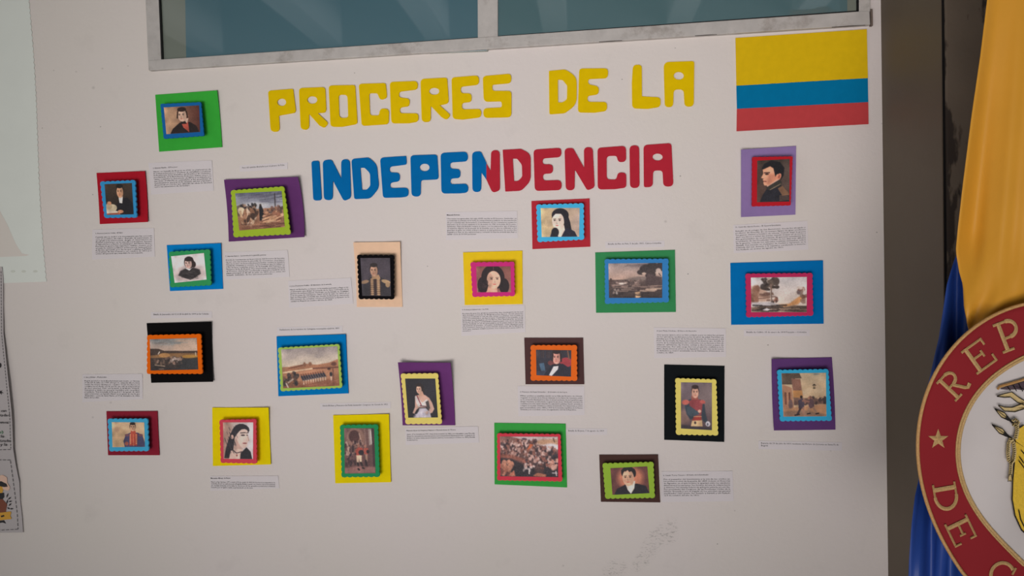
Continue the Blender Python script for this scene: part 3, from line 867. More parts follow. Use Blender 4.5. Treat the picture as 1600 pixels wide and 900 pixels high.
def p_girl_white(a):
    p = Print(a, (190, 164, 124)).grad((196, 172, 130), (172, 150, 138), True)
    p.spots(14, (0, 0, 1, 1), .12, [(204, 182, 140), (160, 138, 112), (180, 156, 130)], 1, 4, .35)
    p.ell(.5, .25, .22, .24, (28, 26, 34)).poly([(.5, .1), (.68, .18), (.76, .5), (.8, .8), (.7, .98), (.54, .98), (.6, .5)], (28, 26, 34))
    p.poly([(.22, 1), (.28, .78), (.4, .68), (.56, .74), (.72, .7), (.88, .82), (.95, 1)], (30, 32, 48))
    p.poly([(.4, .6), (.6, .6), (.62, .76), (.52, 1), (.44, 1), (.4, .76)], (214, 194, 178))
    p.face(.44, .44, .155, .29, (226, 204, 188), (28, 26, 34), -.35, cap=False, shade=.82, lips=(178, 92, 88))
    p.poly([(.28, .34), (.32, .14), (.5, .06), (.64, .14), (.6, .32), (.52, .2), (.38, .2)], (28, 26, 34), soft=2)
    p.ell(.36, .84, .1, .16, (28, 26, 34))
    return p.grain(4)


def p_girl_magenta(a):
    p = Print(a, (132, 84, 76)).grad((120, 74, 66), (146, 96, 88))
    p.ell(.48, .42, .34, .48, (34, 22, 26)).ell(.18, .72, .16, .32, (34, 22, 26)).ell(.8, .76, .15, .3, (34, 22, 26))
    p.poly([(.34, .74), (.6, .74), (.6, 1), (.28, 1)], (206, 154, 130))
    p.face(.5, .5, .2, .34, (222, 172, 148), (34, 22, 26), .25, cap=False, shade=.78, lips=(182, 86, 80))
    p.poly([(.26, .4), (.3, .14), (.5, .04), (.7, .16), (.74, .42), (.64, .24), (.5, .14), (.36, .24)], (34, 22, 26), soft=2)
    p.line(.5, .02, .5, .13, .02, (92, 62, 58))
    p.spots(16, (.06, .5, .3, .96), .04, [(22, 16, 20), (54, 38, 40)], 1.3, 3, .6)
    return p.grain(4)


def p_evening_tree(a):
    p = Print(a, (130, 110, 104)).grad((146, 132, 130), (186, 154, 138), lo=0, hi=.5).grad((92, 76, 72), (54, 46, 46), lo=.48)
    p.streak(10, (.3, .03, .8, .1), [(104, 92, 94), (124, 110, 110)], 3, .25, .7)
    p.poly([(.4, .42), (.55, .38), (.72, .38), (.72, .5), (.2, .52)], (118, 104, 98), soft=5)
    p.ell(.72, .17, .14, .14, (62, 54, 54)).ell(.62, .26, .09, .08, (62, 54, 54)).ell(.82, .14, .13, .16, (56, 50, 50)).ell(.78, .32, .1, .16, (66, 56, 56)).ell(.97, .1, .08, .14, (58, 50, 52))
    p.poly([(.68, .5), (.74, .3), (.86, .36), (1, .4), (1, .72), (.7, .66)], (80, 66, 66), soft=4)
    p.line(.88, .18, .97, .36, .015, (60, 50, 50)).ell(.66, .3, .04, .035, (190, 164, 148)).ell(.93, .22, .05, .07, (176, 156, 146)).ell(.9, .28, .03, .03, (186, 164, 150))
    p.line(.04, .46, .05, .62, .04, (84, 66, 64))
    p.spots(50, (.05, .48, .6, .66), .022, [(120, 98, 92), (160, 136, 126), (76, 62, 60)], .7, 4)
    p.ell(.24, .585, .055, .03, (206, 190, 180)).ell(.3, .575, .03, .02, (196, 178, 168))
    p.streak(46, (.08, .62, .9, .82), [(156, 132, 120), (72, 58, 56), (128, 106, 98), (60, 50, 50)], 5, .18, .7)
    p.streak(8, (.58, .74, .8, .8), [(188, 160, 142)], 6, .2, .8)
    p.spots(10, (.09, .74, .2, .88), .016, [(186, 172, 164), (150, 132, 124)], 1, 7)
    p.poly([(.49, .84), (.58, .82), (.6, .96), (.56, 1), (.5, 1)], (196, 158, 122), soft=3)
    p.streak(16, (0, .86, .9, .98), [(44, 38, 40), (74, 60, 56)], 8, .2, .5)
    return p.grain(5)


def p_hill_tree(a):
    p = Print(a, (206, 190, 176)).grad((196, 190, 190), (208, 188, 172))
    p.poly([(0, .26), (.1, .22), (.24, .34), (.34, .5), (.34, .68), (0, .7)], (176, 146, 128), soft=4)
    p.spots(20, (0, .25, .12, .7), .035, [(132, 92, 74), (150, 112, 92), (104, 74, 60)], 2, 3, .7)
    p.streak(16, (.08, .44, .3, .68), [(108, 80, 70), (140, 108, 92)], 4, .1, .8)
    p.spots(50, (.2, .04, .48, .32), .035, [(70, 60, 54), (96, 82, 72), (52, 44, 42), (170, 152, 138)], .7, 5)
    p.ell(.26, .33, .1, .045, (62, 52, 48), rot=10).ell(.43, .28, .07, .04, (60, 50, 46)).ell(.45, .12, .06, .12, (78, 66, 60))
    p.line(.36, .2, .365, .84, .026, (110, 88, 78)).line(.35, .35, .355, .84, .012, (186, 168, 154))
    p.spots(12, (.38, .6, .48, .74), .02, [(90, 60, 52), (136, 92, 76), (60, 44, 40)], 1.3, 6)
    p.poly([(0, .72), (.34, .7), (.5, .78), (.5, .86), (0, .84)], (190, 182, 182), soft=3)
    p.poly([(.5, .78), (.68, .76), (.82, .6), (.92, .5), (.98, .56), (.84, .78), (.6, .86), (.5, .84)], (198, 142, 92), soft=3)
    p.spots(16, (.82, .3, .97, .5), .024, [(100, 84, 86), (140, 116, 104), (196, 180, 168), (120, 76, 62)], 1.2, 7)
    p.spots(8, (.9, .5, 1, .74), .04, [(104, 74, 62), (130, 100, 84)], .7, 8, .7)
    p.poly([(0, .86), (.3, .84), (.6, .86), (.78, .8), (1, .84), (1, 1), (0, 1)], (120, 96, 80), soft=3)
    p.streak(50, (0, .8, .5, .98), [(50, 42, 40), (84, 70, 62), (150, 130, 116), (36, 32, 32)], 9, .12, .75)
    p.streak(30, (.5, .84, .98, .98), [(62, 52, 46), (164, 136, 114), (96, 78, 66)], 10, .16, .7)
    p.poly([(.2, .94), (.28, .88), (.34, .92), (.3, .96)], (206, 198, 198))
    return p.grain(5)


def p_profile_red(a):
    p = Print(a, (70, 56, 48)).grad((60, 50, 44), (84, 62, 54))
    p.ell(.9, .4, .2, .4, (88, 74, 68), soft=12, k=.6)
    p.poly([(.08, 1), (.18, .82), (.34, .64), (.7, .58), (.88, .7), (1, .86), (1, 1)], (34, 34, 42), soft=2)
    p.poly([(.27, .66), (.34, .62), (.66, .47), (.76, .52), (.74, .62), (.36, .72)], (50, 48, 44), soft=2)
    p.line(.4, .71, .72, .58, .02, (140, 120, 96)).line(.32, .62, .68, .46, .035, (186, 152, 136))
    p.poly([(.17, .22), (.26, .14), (.5, .14), (.6, .34), (.72, .36), (.66, .46), (.34, .61), (.22, .6), (.19, .54), (.21, .5), (.17, .47), (.2, .44), (.12, .42), (.19, .32)], (212, 152, 122), soft=1.6)
    p.poly([(.36, .34), (.58, .34), (.66, .44), (.36, .6), (.3, .56)], (182, 112, 88), soft=6, k=.55)
    p.poly([(.13, .2), (.22, .08), (.44, .01), (.7, .06), (.84, .2), (.82, .38), (.72, .5), (.74, .34), (.62, .34), (.56, .4), (.5, .2), (.4, .15), (.18, .22)], (24, 24, 28), soft=2)
    p.ell(.68, .4, .06, .075, (196, 124, 98), rot=20).ell(.68, .4, .03, .045, (150, 86, 68), rot=20)
    p.ell(.3, .335, .06, .018, (50, 34, 32)).line(.22, .3, .38, .3, .035, (62, 42, 38)).line(.2, .5, .28, .51, .025, (130, 62, 56))
    p.poly([(.64, .68), (.78, .62), (.96, .78), (1, .84), (.78, .86)], (120, 88, 66), soft=2)
    for i in range(4):
        p.line(.7, .86 + i * .035, .98, .84 + i * .035, .02, (126, 96, 74), .8)
    return p.grain(3)


def p_man_desk(a):
    p = Print(a, (44, 40, 52)).grad((48, 44, 52), (36, 38, 54))
    for i in range(7):
        p.line(.04 + i * .055, .05, .04 + i * .055, .3, .03, [(70, 54, 52), (54, 52, 64), (60, 44, 46)][i % 3], .7)
    p.ell(.86, .46, .18, .18, (150, 52, 60)).line(.9, .04, .94, .34, .04, (110, 76, 60)).ell(.45, .5, .12, .1, (110, 56, 58))
    p.poly([(.2, 1), (.4, .66), (.56, .54), (.76, .52), (.94, .66), (1, 1)], (32, 34, 48))
    p.poly([(.36, .98), (.5, .62), (.64, .6), (.62, .74), (.44, 1)], (208, 198, 198)).line(.46, .6, .66, .56, .06, (28, 28, 36))
    p.face(.58, .29, .115, .24, (214, 150, 136), (42, 30, 32), -.2)
    p.line(.48, .18, .46, .42, .04, (42, 30, 32)).line(.7, .16, .71, .42, .05, (42, 30, 32))
    p.poly([(.08, .54), (.22, .5), (.26, .8), (.14, .84)], (66, 90, 112)).poly([(.02, .84), (.3, .8), (.2, 1), (.02, 1)], (52, 56, 74))
    return p.grain(4)


def p_battle_crowd(a):
    p = Print(a, (120, 80, 74)).grad((130, 92, 84), (70, 50, 50))
    p.poly([(.2, 0), (1, 0), (1, .3), (.7, .22), (.34, .06)], (196, 176, 176), soft=3)
    p.poly([(.55, .14), (.74, .06), (1, .06), (1, .22), (.7, .2)], (182, 140, 112), soft=4)
    p.ell(.88, .26, .14, .09, (204, 192, 194), soft=3)
    p.line(.28, .06, .58, .2, .02, (120, 62, 50)).ell(.42, .06, .045, .025, (76, 62, 72)).line(.92, .04, .94, .13, .02, (96, 70, 54))
    p.spots(230, (.01, .1, .62, .5), .018, [(66, 44, 46), (176, 140, 130), (120, 76, 68), (48, 36, 40), (206, 176, 168), (140, 92, 80)], 1.5, 4)
    p.poly([(.46, .34), (.52, .18), (.58, .2), (.52, .3)], (186, 96, 62))
    p.spots(120, (.55, .26, .98, .6), .02, [(160, 116, 104), (70, 50, 52), (200, 166, 156), (50, 40, 46), (130, 84, 76)], 1.4, 5)
    p.poly([(0, .44), (.22, .46), (.5, .6), (.5, .68), (.2, .56), (0, .54)], (148, 86, 70), soft=4, k=.8)
    p.poly([(.78, .5), (1, .42), (1, 1), (.74, 1)], (38, 36, 44), soft=4, k=.8).poly([(0, .54), (.2, .56), (.4, .7), (.6, .78), (.6, 1), (0, 1)], (38, 34, 40), soft=4, k=.9)
    p.spots(60, (.4, .5, .98, .8), .022, [(196, 156, 146), (60, 46, 50), (150, 92, 80), (214, 190, 184)], 1, 6)
    p.spots(26, (.02, .6, .25, .98), .03, [(166, 104, 84), (110, 64, 56), (190, 130, 106)], 1.3, 7)
    p.poly([(.14, .98), (.24, .84), (.26, .99)], (186, 112, 90)).ell(.46, .84, .07, .06, (190, 172, 168), k=.7).ell(.46, .88, .05, .06, (40, 34, 40))
    p.line(.5, .8, .5, .92, .02, (206, 188, 184)).poly([(.56, .98), (.64, .9), (.8, .94), (.78, 1)], (166, 104, 80))
    p.spots(30, (.84, .56, .99, .8), .026, [(176, 120, 104), (206, 158, 142), (90, 58, 56)], 1.2, 8)
    p.line(.9, .9, .98, .9, .016, (206, 194, 194)).line(.96, .86, .97, .96, .016, (206, 194, 194))
    return p.grain(7)


def p_man_lit(a):
    p = Print(a, (120, 70, 62)).grad((96, 56, 54), (100, 60, 56), True)
    p.ell(.52, .4, .34, .42, (204, 128, 98), soft=16, k=.85)
    p.poly([(.05, 1), (.14, .78), (.36, .64), (.68, .62), (.92, .72), (1, 1)], (34, 32, 40), soft=2)
    p.poly([(.36, .56), (.64, .52), (.6, .8), (.5, .99), (.42, .84)], (220, 206, 192), soft=2)
    p.ell(.47, .2, .19, .24, (34, 28, 32)).ell(.62, .22, .06, .16, (34, 28, 32))
    p.face(.46, .38, .155, .3, (220, 168, 138), (34, 28, 32), -.15, cap=False)
    p.poly([(.28, .1), (.44, .02), (.64, .06), (.66, .26), (.58, .14), (.5, .18), (.46, .1), (.4, .16), (.34, .1), (.3, .2)], (34, 28, 32), soft=1.6)
    return p.grain(4)


def p_officer_standing(a):
    p = Print(a, (104, 90, 94)).grad((112, 98, 104), (88, 70, 72))
    p.ell(.85, .3, .3, .3, (124, 108, 106), soft=14, k=.7).ell(.1, .75, .2, .15, (136, 106, 96), soft=9, k=.7).poly([(0, .92), (1, .94), (1, 1), (0, 1)], (56, 50, 56), soft=5)
    p.poly([(.12, .52), (.14, .42), (.28, .36), (.64, .36), (.76, .46), (.8, .66), (.86, .8), (.8, .86), (.7, .8), (.64, .66), (.3, .8), (.18, .68)], (52, 62, 72), soft=2)
    p.poly([(.28, .52), (.26, .4), (.4, .35), (.62, .36), (.7, .46), (.66, .68), (.46, .72), (.46, .6)], (138, 62, 66), soft=2)
    p.ell(.15, .43, .12, .055, (182, 96, 84), rot=-8).ell(.7, .41, .09, .04, (172, 86, 78), rot=8)
    p.poly([(.2, .54), (.28, .5), (.5, .6), (.6, .62), (.58, .68), (.34, .74), (.22, .68)], (62, 74, 84), soft=2).ell(.6, .61, .055, .035, (206, 160, 140), rot=-30)
    p.poly([(.42, .72), (.66, .7), (.66, .8), (.36, .82)], (146, 54, 48)).line(.42, .73, .66, .72, .02, (196, 150, 110))
    p.poly([(.36, .82), (.68, .8), (.7, .93), (.32, .94)], (208, 172, 128)).ell(.46, .86, .035, .03, (60, 44, 46)).ell(.87, .87, .075, .055, (196, 192, 198)).ell(.86, .88, .03, .03, (90, 90, 100))
    p.poly([(.34, .28), (.54, .28), (.56, .37), (.34, .37)], (150, 80, 70))
    p.face(.46, .21, .11, .12, (212, 160, 138), (52, 36, 36), .2)
    return p.grain(3)


def p_street(a):
    p = Print(a, (180, 150, 120)).grad((186, 164, 134), (196, 166, 130))
    p.spots(16, (.45, 0, 1, .5), .1, [(198, 178, 150), (170, 148, 122), (190, 164, 130)], .5, 3, .4).ell(.78, .03, .07, .02, (140, 140, 132))
    p.poly([(0, 0), (.4, 0), (.45, .12), (.3, .12), (.3, .26), (0, .26)], (84, 70, 60))
    p.poly([(.22, .12), (.42, .14), (.46, .5), (.24, .4)], (130, 92, 78), soft=3).poly([(.24, .4), (.45, .4), (.47, .56), (.25, .58)], (184, 132, 82))
    p.poly([(0, .25), (.22, .34), (.26, .9), (0, .96)], (164, 120, 94)).line(.07, .46, .07, .7, .05, (112, 72, 60)).line(.16, .46, .16, .62, .045, (100, 62, 52)).ell(.18, .72, .05, .12, (104, 82, 80))
    p.poly([(.25, .56), (.5, .58), (.72, .58), (1, .56), (1, .72), (.25, .74)], (110, 84, 74), soft=4)
    p.spots(30, (.26, .56, .98, .7), .03, [(90, 68, 62), (140, 100, 84), (66, 54, 54), (164, 120, 98)], 1.3, 4)
    p.poly([(.93, .58), (1, .56), (1, .73), (.93, .72)], (60, 50, 50)).spots(10, (.8, .52, .94, .6), .02, [(206, 176, 140), (176, 146, 116)], 1, 5)
    p.poly([(0, .86), (.3, .78), (1, .72), (1, 1), (0, 1)], (176, 130, 96), soft=5).poly([(0, .88), (.5, .86), (1, .96), (1, 1), (0, 1)], (136, 106, 88), soft=5)
    p.ell(.43, .55, .03, .035, (44, 34, 36)).poly([(.36, .62), (.46, .58), (.5, .7), (.48, .82), (.36, .82)], (74, 64, 76)).line(.4, .82, .33, .95, .05, (66, 52, 54)).line(.47, .8, .47, .92, .04, (150, 110, 92)).line(.27, .97, .37, .95, .03, (40, 34, 38))
    p.ell(.64, .56, .03, .035, (120, 84, 72)).poly([(.58, .62), (.7, .6), (.72, .72), (.72, .8), (.6, .82)], (92, 70, 74)).line(.7, .8, .78, .93, .045, (150, 116, 96)).line(.6, .8, .58, .93, .04, (160, 126, 104)).line(.56, .94, .62, .93, .03, (44, 36, 38)).line(.76, .94, .82, .93, .03, (40, 34, 38))
    p.line(.46, .64, .6, .66, .04, (130, 92, 80))
    p.poly([(.68, .29), (.73, .25), (.78, .29)], (52, 42, 36)).poly([(.7, .3), (.76, .3), (.75, .36), (.71, .36)], (140, 120, 96)).line(.71, .35, .75, .35, .02, (60, 50, 42))
    return p.grain(4)


MAT_PRINT = bpy.data.materials.new('printed_picture_paper')
MAT_PRINT.use_nodes = True
_b = MAT_PRINT.node_tree.nodes['Principled BSDF']
_b.inputs['Roughness'].default_value = 0.55
_b.inputs['Specular IOR Level'].default_value = 0.3
_at = MAT_PRINT.node_tree.nodes.new('ShaderNodeAttribute')
_at.attribute_name = 'ink'
MAT_PRINT.node_tree.links.new(_at.outputs['Color'], _b.inputs['Base Color'])


def print_sheet(name, q, h, pr, parent):
    a = pr.a / 255.0
    a = np.where(a <= 0.04045, a / 12.92, ((a + 0.055) / 1.055) ** 2.4) / LIT
    a = np.clip(a, 0, 0.92)
    V = []
    for j in range(pr.h):
        for i in range(pr.w):
            p = bil(q, i / (pr.w - 1), j / (pr.h - 1))
            V.append(W(p[0], p[1], h))
    k = pr.w
    F = [(j * k + i, (j + 1) * k + i, (j + 1) * k + i + 1, j * k + i + 1) for j in range(pr.h - 1) for i in range(k - 1)]
    o = mesh(name, V, F, MAT_PRINT, parent)
    at = o.data.color_attributes.new('ink', 'FLOAT_COLOR', 'POINT')
    buf = np.ones((pr.h * pr.w, 4), np.float32)
    buf[:, :3] = a.reshape(-1, 3)
    at.data.foreach_set('color', buf.ravel())
    return o


def scallop(q, amp=1.5, per=8.0):
    out = []
    for k in range(4):
        a, b = np.array(q[k], float), np.array(q[(k + 1) % 4], float)
        e = b - a
        L = np.linalg.norm(e)
        nrm = np.array([e[1], -e[0]]) / L
        nw = max(3, int(round(L / per)))
        st = 7
        for w in range(nw):
            for s in range(st):
                t = (w + s / st) / nw
                d = amp * (math.sin(math.pi * s / st) ** 0.8 - 0.45)
                out.append(tuple(a + e * t + nrm * d))
    return out


RIM = {}
CARDS = [
    # label, backing colour + corners + corner lift + bow, mount colour + corners, picture corners + painter, scallop amplitude
    ('bright green card under the window corner, blue mount, man in dark coat', (50, 150, 52), [(242.5, 148.1), (338.8, 141.2), (346.7, 229.8), (248.6, 237)], (0, .003, .001, 0), (0, 1, 0, 0),
     (22, 88, 146), [(250.8, 162.6), (313.7, 159.8), (318.5, 212), (256, 216.6)], [(256, 167.9), (311, 164.6), (312.7, 206.2), (260, 209.6)], p_man_tan, .7),
    ('red card at the far left, blue mount, seated man in black with papers', (152, 22, 36), [(150.7, 270.3), (226.3, 267.3), (230.6, 346.8), (155.9, 350.1)], (0, .002, .003, 0), (0, 1.2, 0, 0.5),
     (50, 132, 182), [(156.8, 284.2), (210.6, 281.8), (213.3, 339.4), (163.5, 340)], [(163.3, 287.8), (206, 286), (208.8, 334.8), (167.1, 336)], p_scholar, 1.4),
    ('purple card with a lime mount around a picture of riders and fallen people', (86, 46, 94), [(349.8, 280.8), (465.3, 276.3), (475.4, 370.4), (357.3, 377.6)], (.004, .008, .006, .002), (0, 3, 0, 1.5),
     (142, 166, 46), [(361.2, 297.9), (443.2, 291.6), (453.6, 365.7), (365.4, 370.2)], [(367.4, 302.2), (440, 298.4), (445, 354.6), (373.7, 360.3)], p_field, 1.5),
    ('blue card with a dark green mount and a woman in black on white paper', (0, 112, 178), [(260.5, 383), (344.9, 380.1), (348.3, 451.5), (265.5, 454.8)], (0, .002, 0, 0), (0, 0, 0, 0),
     (48, 136, 82), [(264.3, 393.8), (327.4, 390.1), (329.6, 445.4), (266.3, 448.6)], [(267.3, 400.4), (318.6, 395.4), (322.8, 436.8), (272.9, 442)], p_lady_grey, 1.4),
    ('black card with an orange mount around a picture of a battle on a plain', (10, 9, 10), [(229, 505), (329.8, 502.8), (332.6, 596.6), (236.3, 598.1)], (0, .003, .004, .001), (0, 0, 0, 0),
     (212, 92, 12), [(230.3, 524), (313.4, 522.2), (316, 583.8), (229.9, 583.8)], [(234, 530.2), (307.3, 528), (309.7, 577.4), (235.2, 579)], p_battle_plain, 1.3),
    ('dark red card low at the left, sky blue mount, officer with a red coat front', (124, 30, 46), [(166.1, 642.7), (245.6, 642.5), (248.9, 711.3), (168.8, 711.3)], (0, .001, .001, 0), (0, 0, 0, 0),
     (62, 152, 190), [(168.6, 654.8), (230.3, 654.6), (231.8, 704.4), (171.3, 704.8)], [(174.7, 659.6), (225.3, 660), (226.4, 698.3), (175.8, 698.7)], p_officer_cream, 1.4),
    ('yellow card with a coral mount and a long-haired young woman turned to the right', (216, 188, 6), [(331.5, 637), (419.3, 637), (423, 725.7), (332.6, 728.2)], (.001, .004, .002, 0), (0, 0, 0, 0),
     (190, 64, 78), [(343.2, 656.5), (399.7, 655.2), (400.8, 724), (345.2, 722.8)], [(348.4, 660), (395.6, 660), (395.2, 717.4), (349.5, 716.9)], p_young_profile, 1.2),
    ('peach card with a black mount and an officer with gold braid', (212, 174, 146), [(551.9, 378.6), (625, 377.9), (628.8, 479.6), (557.5, 479.6)], (.003, .004, 0, 0), (0, 0, 0, 1),
     (12, 10, 12), [(558.4, 398.6), (615.1, 398.8), (615.1, 467.2), (561, 466.8)], [(563.1, 403.1), (609.3, 403.1), (610.8, 462.7), (566, 462.3)], p_officer_dark, 1.5),
    ('blue card with thin lime mount around soldiers lined up in a square', (0, 106, 168), [(432, 525.7), (540, 522.3), (544.5, 614.7), (434.9, 619.2)], (.001, .002, .001, 0), (0, 0, 0, 0),
     (146, 176, 82), [(434.8, 543.8), (529.6, 538.2), (534, 605.5), (439, 611)], [(439.4, 546), (527.1, 541), (530.5, 602.8), (442.3, 606.8)], p_plaza, 1.5),
    ('purple card, pale yellow mount, woman in white dress with red ribbon', (92, 48, 100), [(621.6, 566.3), (703.8, 566.8), (711, 664.6), (629, 664.6)], (.012, .012, .001, 0), (0, 1, 0, 1),
     (226, 190, 104), [(626.5, 584.4), (683.8, 583.6), (690, 662), (634.2, 662.4)], [(632.9, 591.5), (680.1, 591.5), (684.2, 652.3), (637.8, 652.7)], p_lady_black, 1.4),
    ('yellow card with a dark green mount around two men in red coats in a hall', (214, 186, 6), [(520.4, 648.9), (607.5, 647.1), (610.8, 753.5), (523.8, 755.1)], (.001, .003, .002, 0), (0, 0, 0, 0),
     (38, 128, 80), [(531.6, 664.6), (590, 663.8), (592.8, 744.8), (534.2, 745.4)], [(537.7, 669.1), (584.5, 669.1), (586.8, 739.3), (538.8, 740)], p_hall, 1.3),
    ('red card under the red letters, sky blue mount, pale woman with black hair', (158, 40, 50), [(830.3, 314.2), (921.2, 310.1), (922.3, 385.5), (831.9, 389.3)], (0, 0, 0, 0), (0, 0, 0, 0),
     (64, 162, 204), [(838.4, 320.2), (911.6, 318), (912.2, 374), (840.4, 377.8)], [(844.7, 325.2), (905.7, 324.8), (905, 369.8), (846.5, 370.4)], p_girl_white, 1.5),
    ('yellow card with a magenta mount and a woman with long wavy dark hair', (220, 176, 28), [(723.4, 394.5), (816.1, 391.6), (816.6, 475.1), (726.1, 476.6)], (.001, 0, 0, .001), (0, 0, 0, 0),
     (184, 46, 112), [(735.4, 410.2), (803.1, 409.5), (804, 462.2), (738.6, 463.6)], [(744.1, 416.3), (797.5, 416.3), (798.6, 456.4), (745.3, 456.8)], p_girl_magenta, 1.3),
    ('dark green card with a blue mount around an evening landscape with a tree', (48, 122, 74), [(930, 394.6), (1054.6, 390.4), (1056, 487.5), (931.3, 488.8)], (0, 0, 0, 0), (0, 0, 0, 0),
     (50, 116, 172), [(945.2, 405.4), (1044, 404.6), (1044.6, 471.8), (945.7, 474.4)], [(950.7, 411.7), (1034.7, 410.9), (1034.7, 465.5), (951.5, 465.5)], p_evening_tree, 1.3),
    ('wide blue card at the right, crimson mount around a hillside with tall tree', (0, 98, 160), [(1141.3, 410.9), (1286.1, 406.9), (1286.9, 505.9), (1142.6, 507.5)], (0, .001, 0, 0), (0, 0, 0, 0),
     (170, 42, 84), [(1165.6, 428), (1269, 427), (1270.2, 492.8), (1166.9, 495.3)], [(1173.3, 433.7), (1260.7, 432.7), (1260.4, 487.8), (1173.8, 487.8)], p_hill_tree, 1.4),
    ('lavender card with a red mount and a dark-haired officer in profile', (126, 106, 152), [(1158.1, 233.7), (1243.9, 228), (1242.9, 335.4), (1158.1, 339.2)], (.008, .001, 0, .006), (0, 0, 0, 0),
     (164, 28, 38), [(1175.6, 245.6), (1238.5, 244.5), (1235.3, 320.7), (1175.1, 322.4)], [(1183.2, 251), (1233.8, 248.5), (1233.4, 315), (1182.8, 316)], p_profile_red, .6),
    ('dark brown card with an orange mount and a man in a black bow tie', (72, 50, 50), [(819.1, 527.8), (911.1, 527.8), (912.9, 600.5), (821.1, 600.5)], (0, 0, 0, 0), (0, 0, 0, 0),
     (216, 96, 34), [(829.6, 539.9), (901, 539.7), (901.4, 594.6), (829.6, 594.2)], [(837.5, 546.5), (892.6, 547.2), (892.2, 588.6), (838.2, 586.3)], p_man_desk, 1.5),
    ('bright green card low at the centre with a coral mount around a crowded battle picture', (52, 146, 62), [(772.2, 660.9), (883.8, 662.2), (885.9, 761.7), (772.8, 756.8)], (0, 0, 0, .001), (0, 0, 0, 0),
     (190, 58, 72), [(777.2, 677.6), (875.5, 678.9), (878.2, 752), (777.2, 750.2)], [(781.1, 681.9), (871.7, 682.4), (872.2, 745.6), (781.7, 744.2)], p_battle_crowd, 1.3),
    ('dark brown card low at the right, lime mount, man before a glowing background', (66, 46, 42), [(936.2, 710.6), (1028.1, 710.6), (1031.6, 785.1), (938.9, 784)], (0, .001, 0, 0), (0, 0, 0, 0),
     (136, 168, 58), [(942, 724.6), (1020.6, 722.4), (1022.8, 777.6), (946.3, 778.8)], [(953.7, 731.6), (1011.4, 728.6), (1014.9, 770.6), (956.9, 773.2)], p_man_lit, 1.5),
    ('tall black card, pale yellow mount, standing officer with bent arm', (16, 20, 22), [(1037.8, 569.7), (1132.1, 571.8), (1131.6, 690.6), (1037.8, 687.2)], (0, 0, .001, 0), (0, 0, 0, 0),
     (216, 192, 100), [(1055.8, 591.4), (1118.7, 593.3), (1121.7, 680), (1056.9, 678.8)], [(1063.9, 597.3), (1112.4, 598.1), (1112.4, 672.2), (1063.9, 669.6)], p_officer_standing, 1.5),
    ('purple card at the right with a sky blue mount around men quarrelling in a street', (86, 54, 104), [(1205.9, 561), (1299.7, 558.2), (1305.3, 671.4), (1209.5, 672.7)], (.007, 0, .001, .008), (0, 1, 0, -1),
     (50, 154, 194), [(1215, 578.6), (1293.8, 577.3), (1299.2, 657), (1219.4, 657.8)], [(1221, 583.3), (1290.5, 582.5), (1291.3, 650.4), (1224.1, 651)], p_street, 1.5),
]
for label, bc, bq, lift, bow, mc, mq, pq, painter, amp in CARDS:
    c = np.mean(np.array(bq), 0)
    root = tag(empty('picture_card', W(c[0], c[1], 0)), label, 'picture card', 'picture cards on the white wall')
    sheet('backing_card', bq, lift, foam(*bc), root, 0.0012, 12, bow)
    if 'coral mount around' in label:
        pass
    base = 0.0022 + 0.25 * sum(lift)
    hf = min(base, 0.006) + 0.0090
    mnt = shape('scalloped_mount', [scallop(mq, amp)], hf, 0.0028, foam(*mc), root)
    # the foam block that holds the mount off the card
    m4 = np.mean(np.array(mq), 0)
    blk = [tuple(m4 + (np.array(p) - m4) * 0.55) for p in mq]
    f = [W(x, y, hf - 0.0027) for x, y in blk]
    b = [Vector((v.x, -0.0013, v.z)) for v in f]
    mesh('foam_spacer', f + b, [(0, 3, 2, 1), (4, 5, 6, 7), (0, 1, 5, 4), (1, 2, 6, 5), (2, 3, 7, 6), (3, 0, 4, 7)], foam(200, 196, 192), root)
    wd = np.linalg.norm(np.array(pq[1]) - np.array(pq[0]))
    ht = np.linalg.norm(np.array(pq[3]) - np.array(pq[0]))
    print_sheet('printed_picture', pq, hf + 0.0003, painter(wd / ht), mnt)

# ------------------------------------------------------------------ text slips
MAT_PAPER = material('white_printer_paper', (0.742, 0.694, 0.706, 1), 0.8, 0.012, 60)
MAT_INK = material('black_printer_ink', (0.012, 0.010, 0.012, 1), 0.8)
_txt_cache = {}


def glyphs(s, bold=False):
    cu = bpy.data.curves.new('txt', 'FONT')
    cu.body = s
    cu.size = 1.0
    cu.resolution_u = 1
    if bold:
        cu.offset = 0.012
    ob = bpy.data.objects.new('txt', cu)
    COL.objects.link(ob)
    dg = bpy.context.evaluated_depsgraph_get()
    dg.update()
    me = ob.evaluated_get(dg).to_mesh()
    V = np.array([v.co[:2] for v in me.vertices]).reshape(-1, 2)
    F = [tuple(p.vertices) for p in me.polygons]
    ob.evaluated_get(dg).to_mesh_clear()
    bpy.data.objects.remove(ob)
    bpy.data.curves.remove(cu)
    return V, F


def lines_to_mesh(name, rows, h, parent, mat=None):
    """rows: (text, left px, right px, em px, bold); every row is set between its two ends"""
    AV, AF = [], []
    for s, l, r_, em, bold in rows:
        if not s:
            continue
        V, F = glyphs(s, bold)
        if len(V) == 0:
            continue
        x0, x1 = V[:, 0].min(), V[:, 0].max()
        l, r_ = np.array(l, float), np.array(r_, float)
        e = (r_ - l)
        nrm = np.array([e[1], -e[0]]) / np.linalg.norm(e)
        k = len(AV)
        for v in V:
            p = l + e * (v[0] - x0) / (x1 - x0) + nrm * (v[1] - 0.25) * em
            AV.append(W(p[0], p[1], h))
        AF += [tuple(i + k for i in f) for f in F]
    o = mesh(name, AV, AF, mat or MAT_INK, parent)
    # face the camera side
    return o


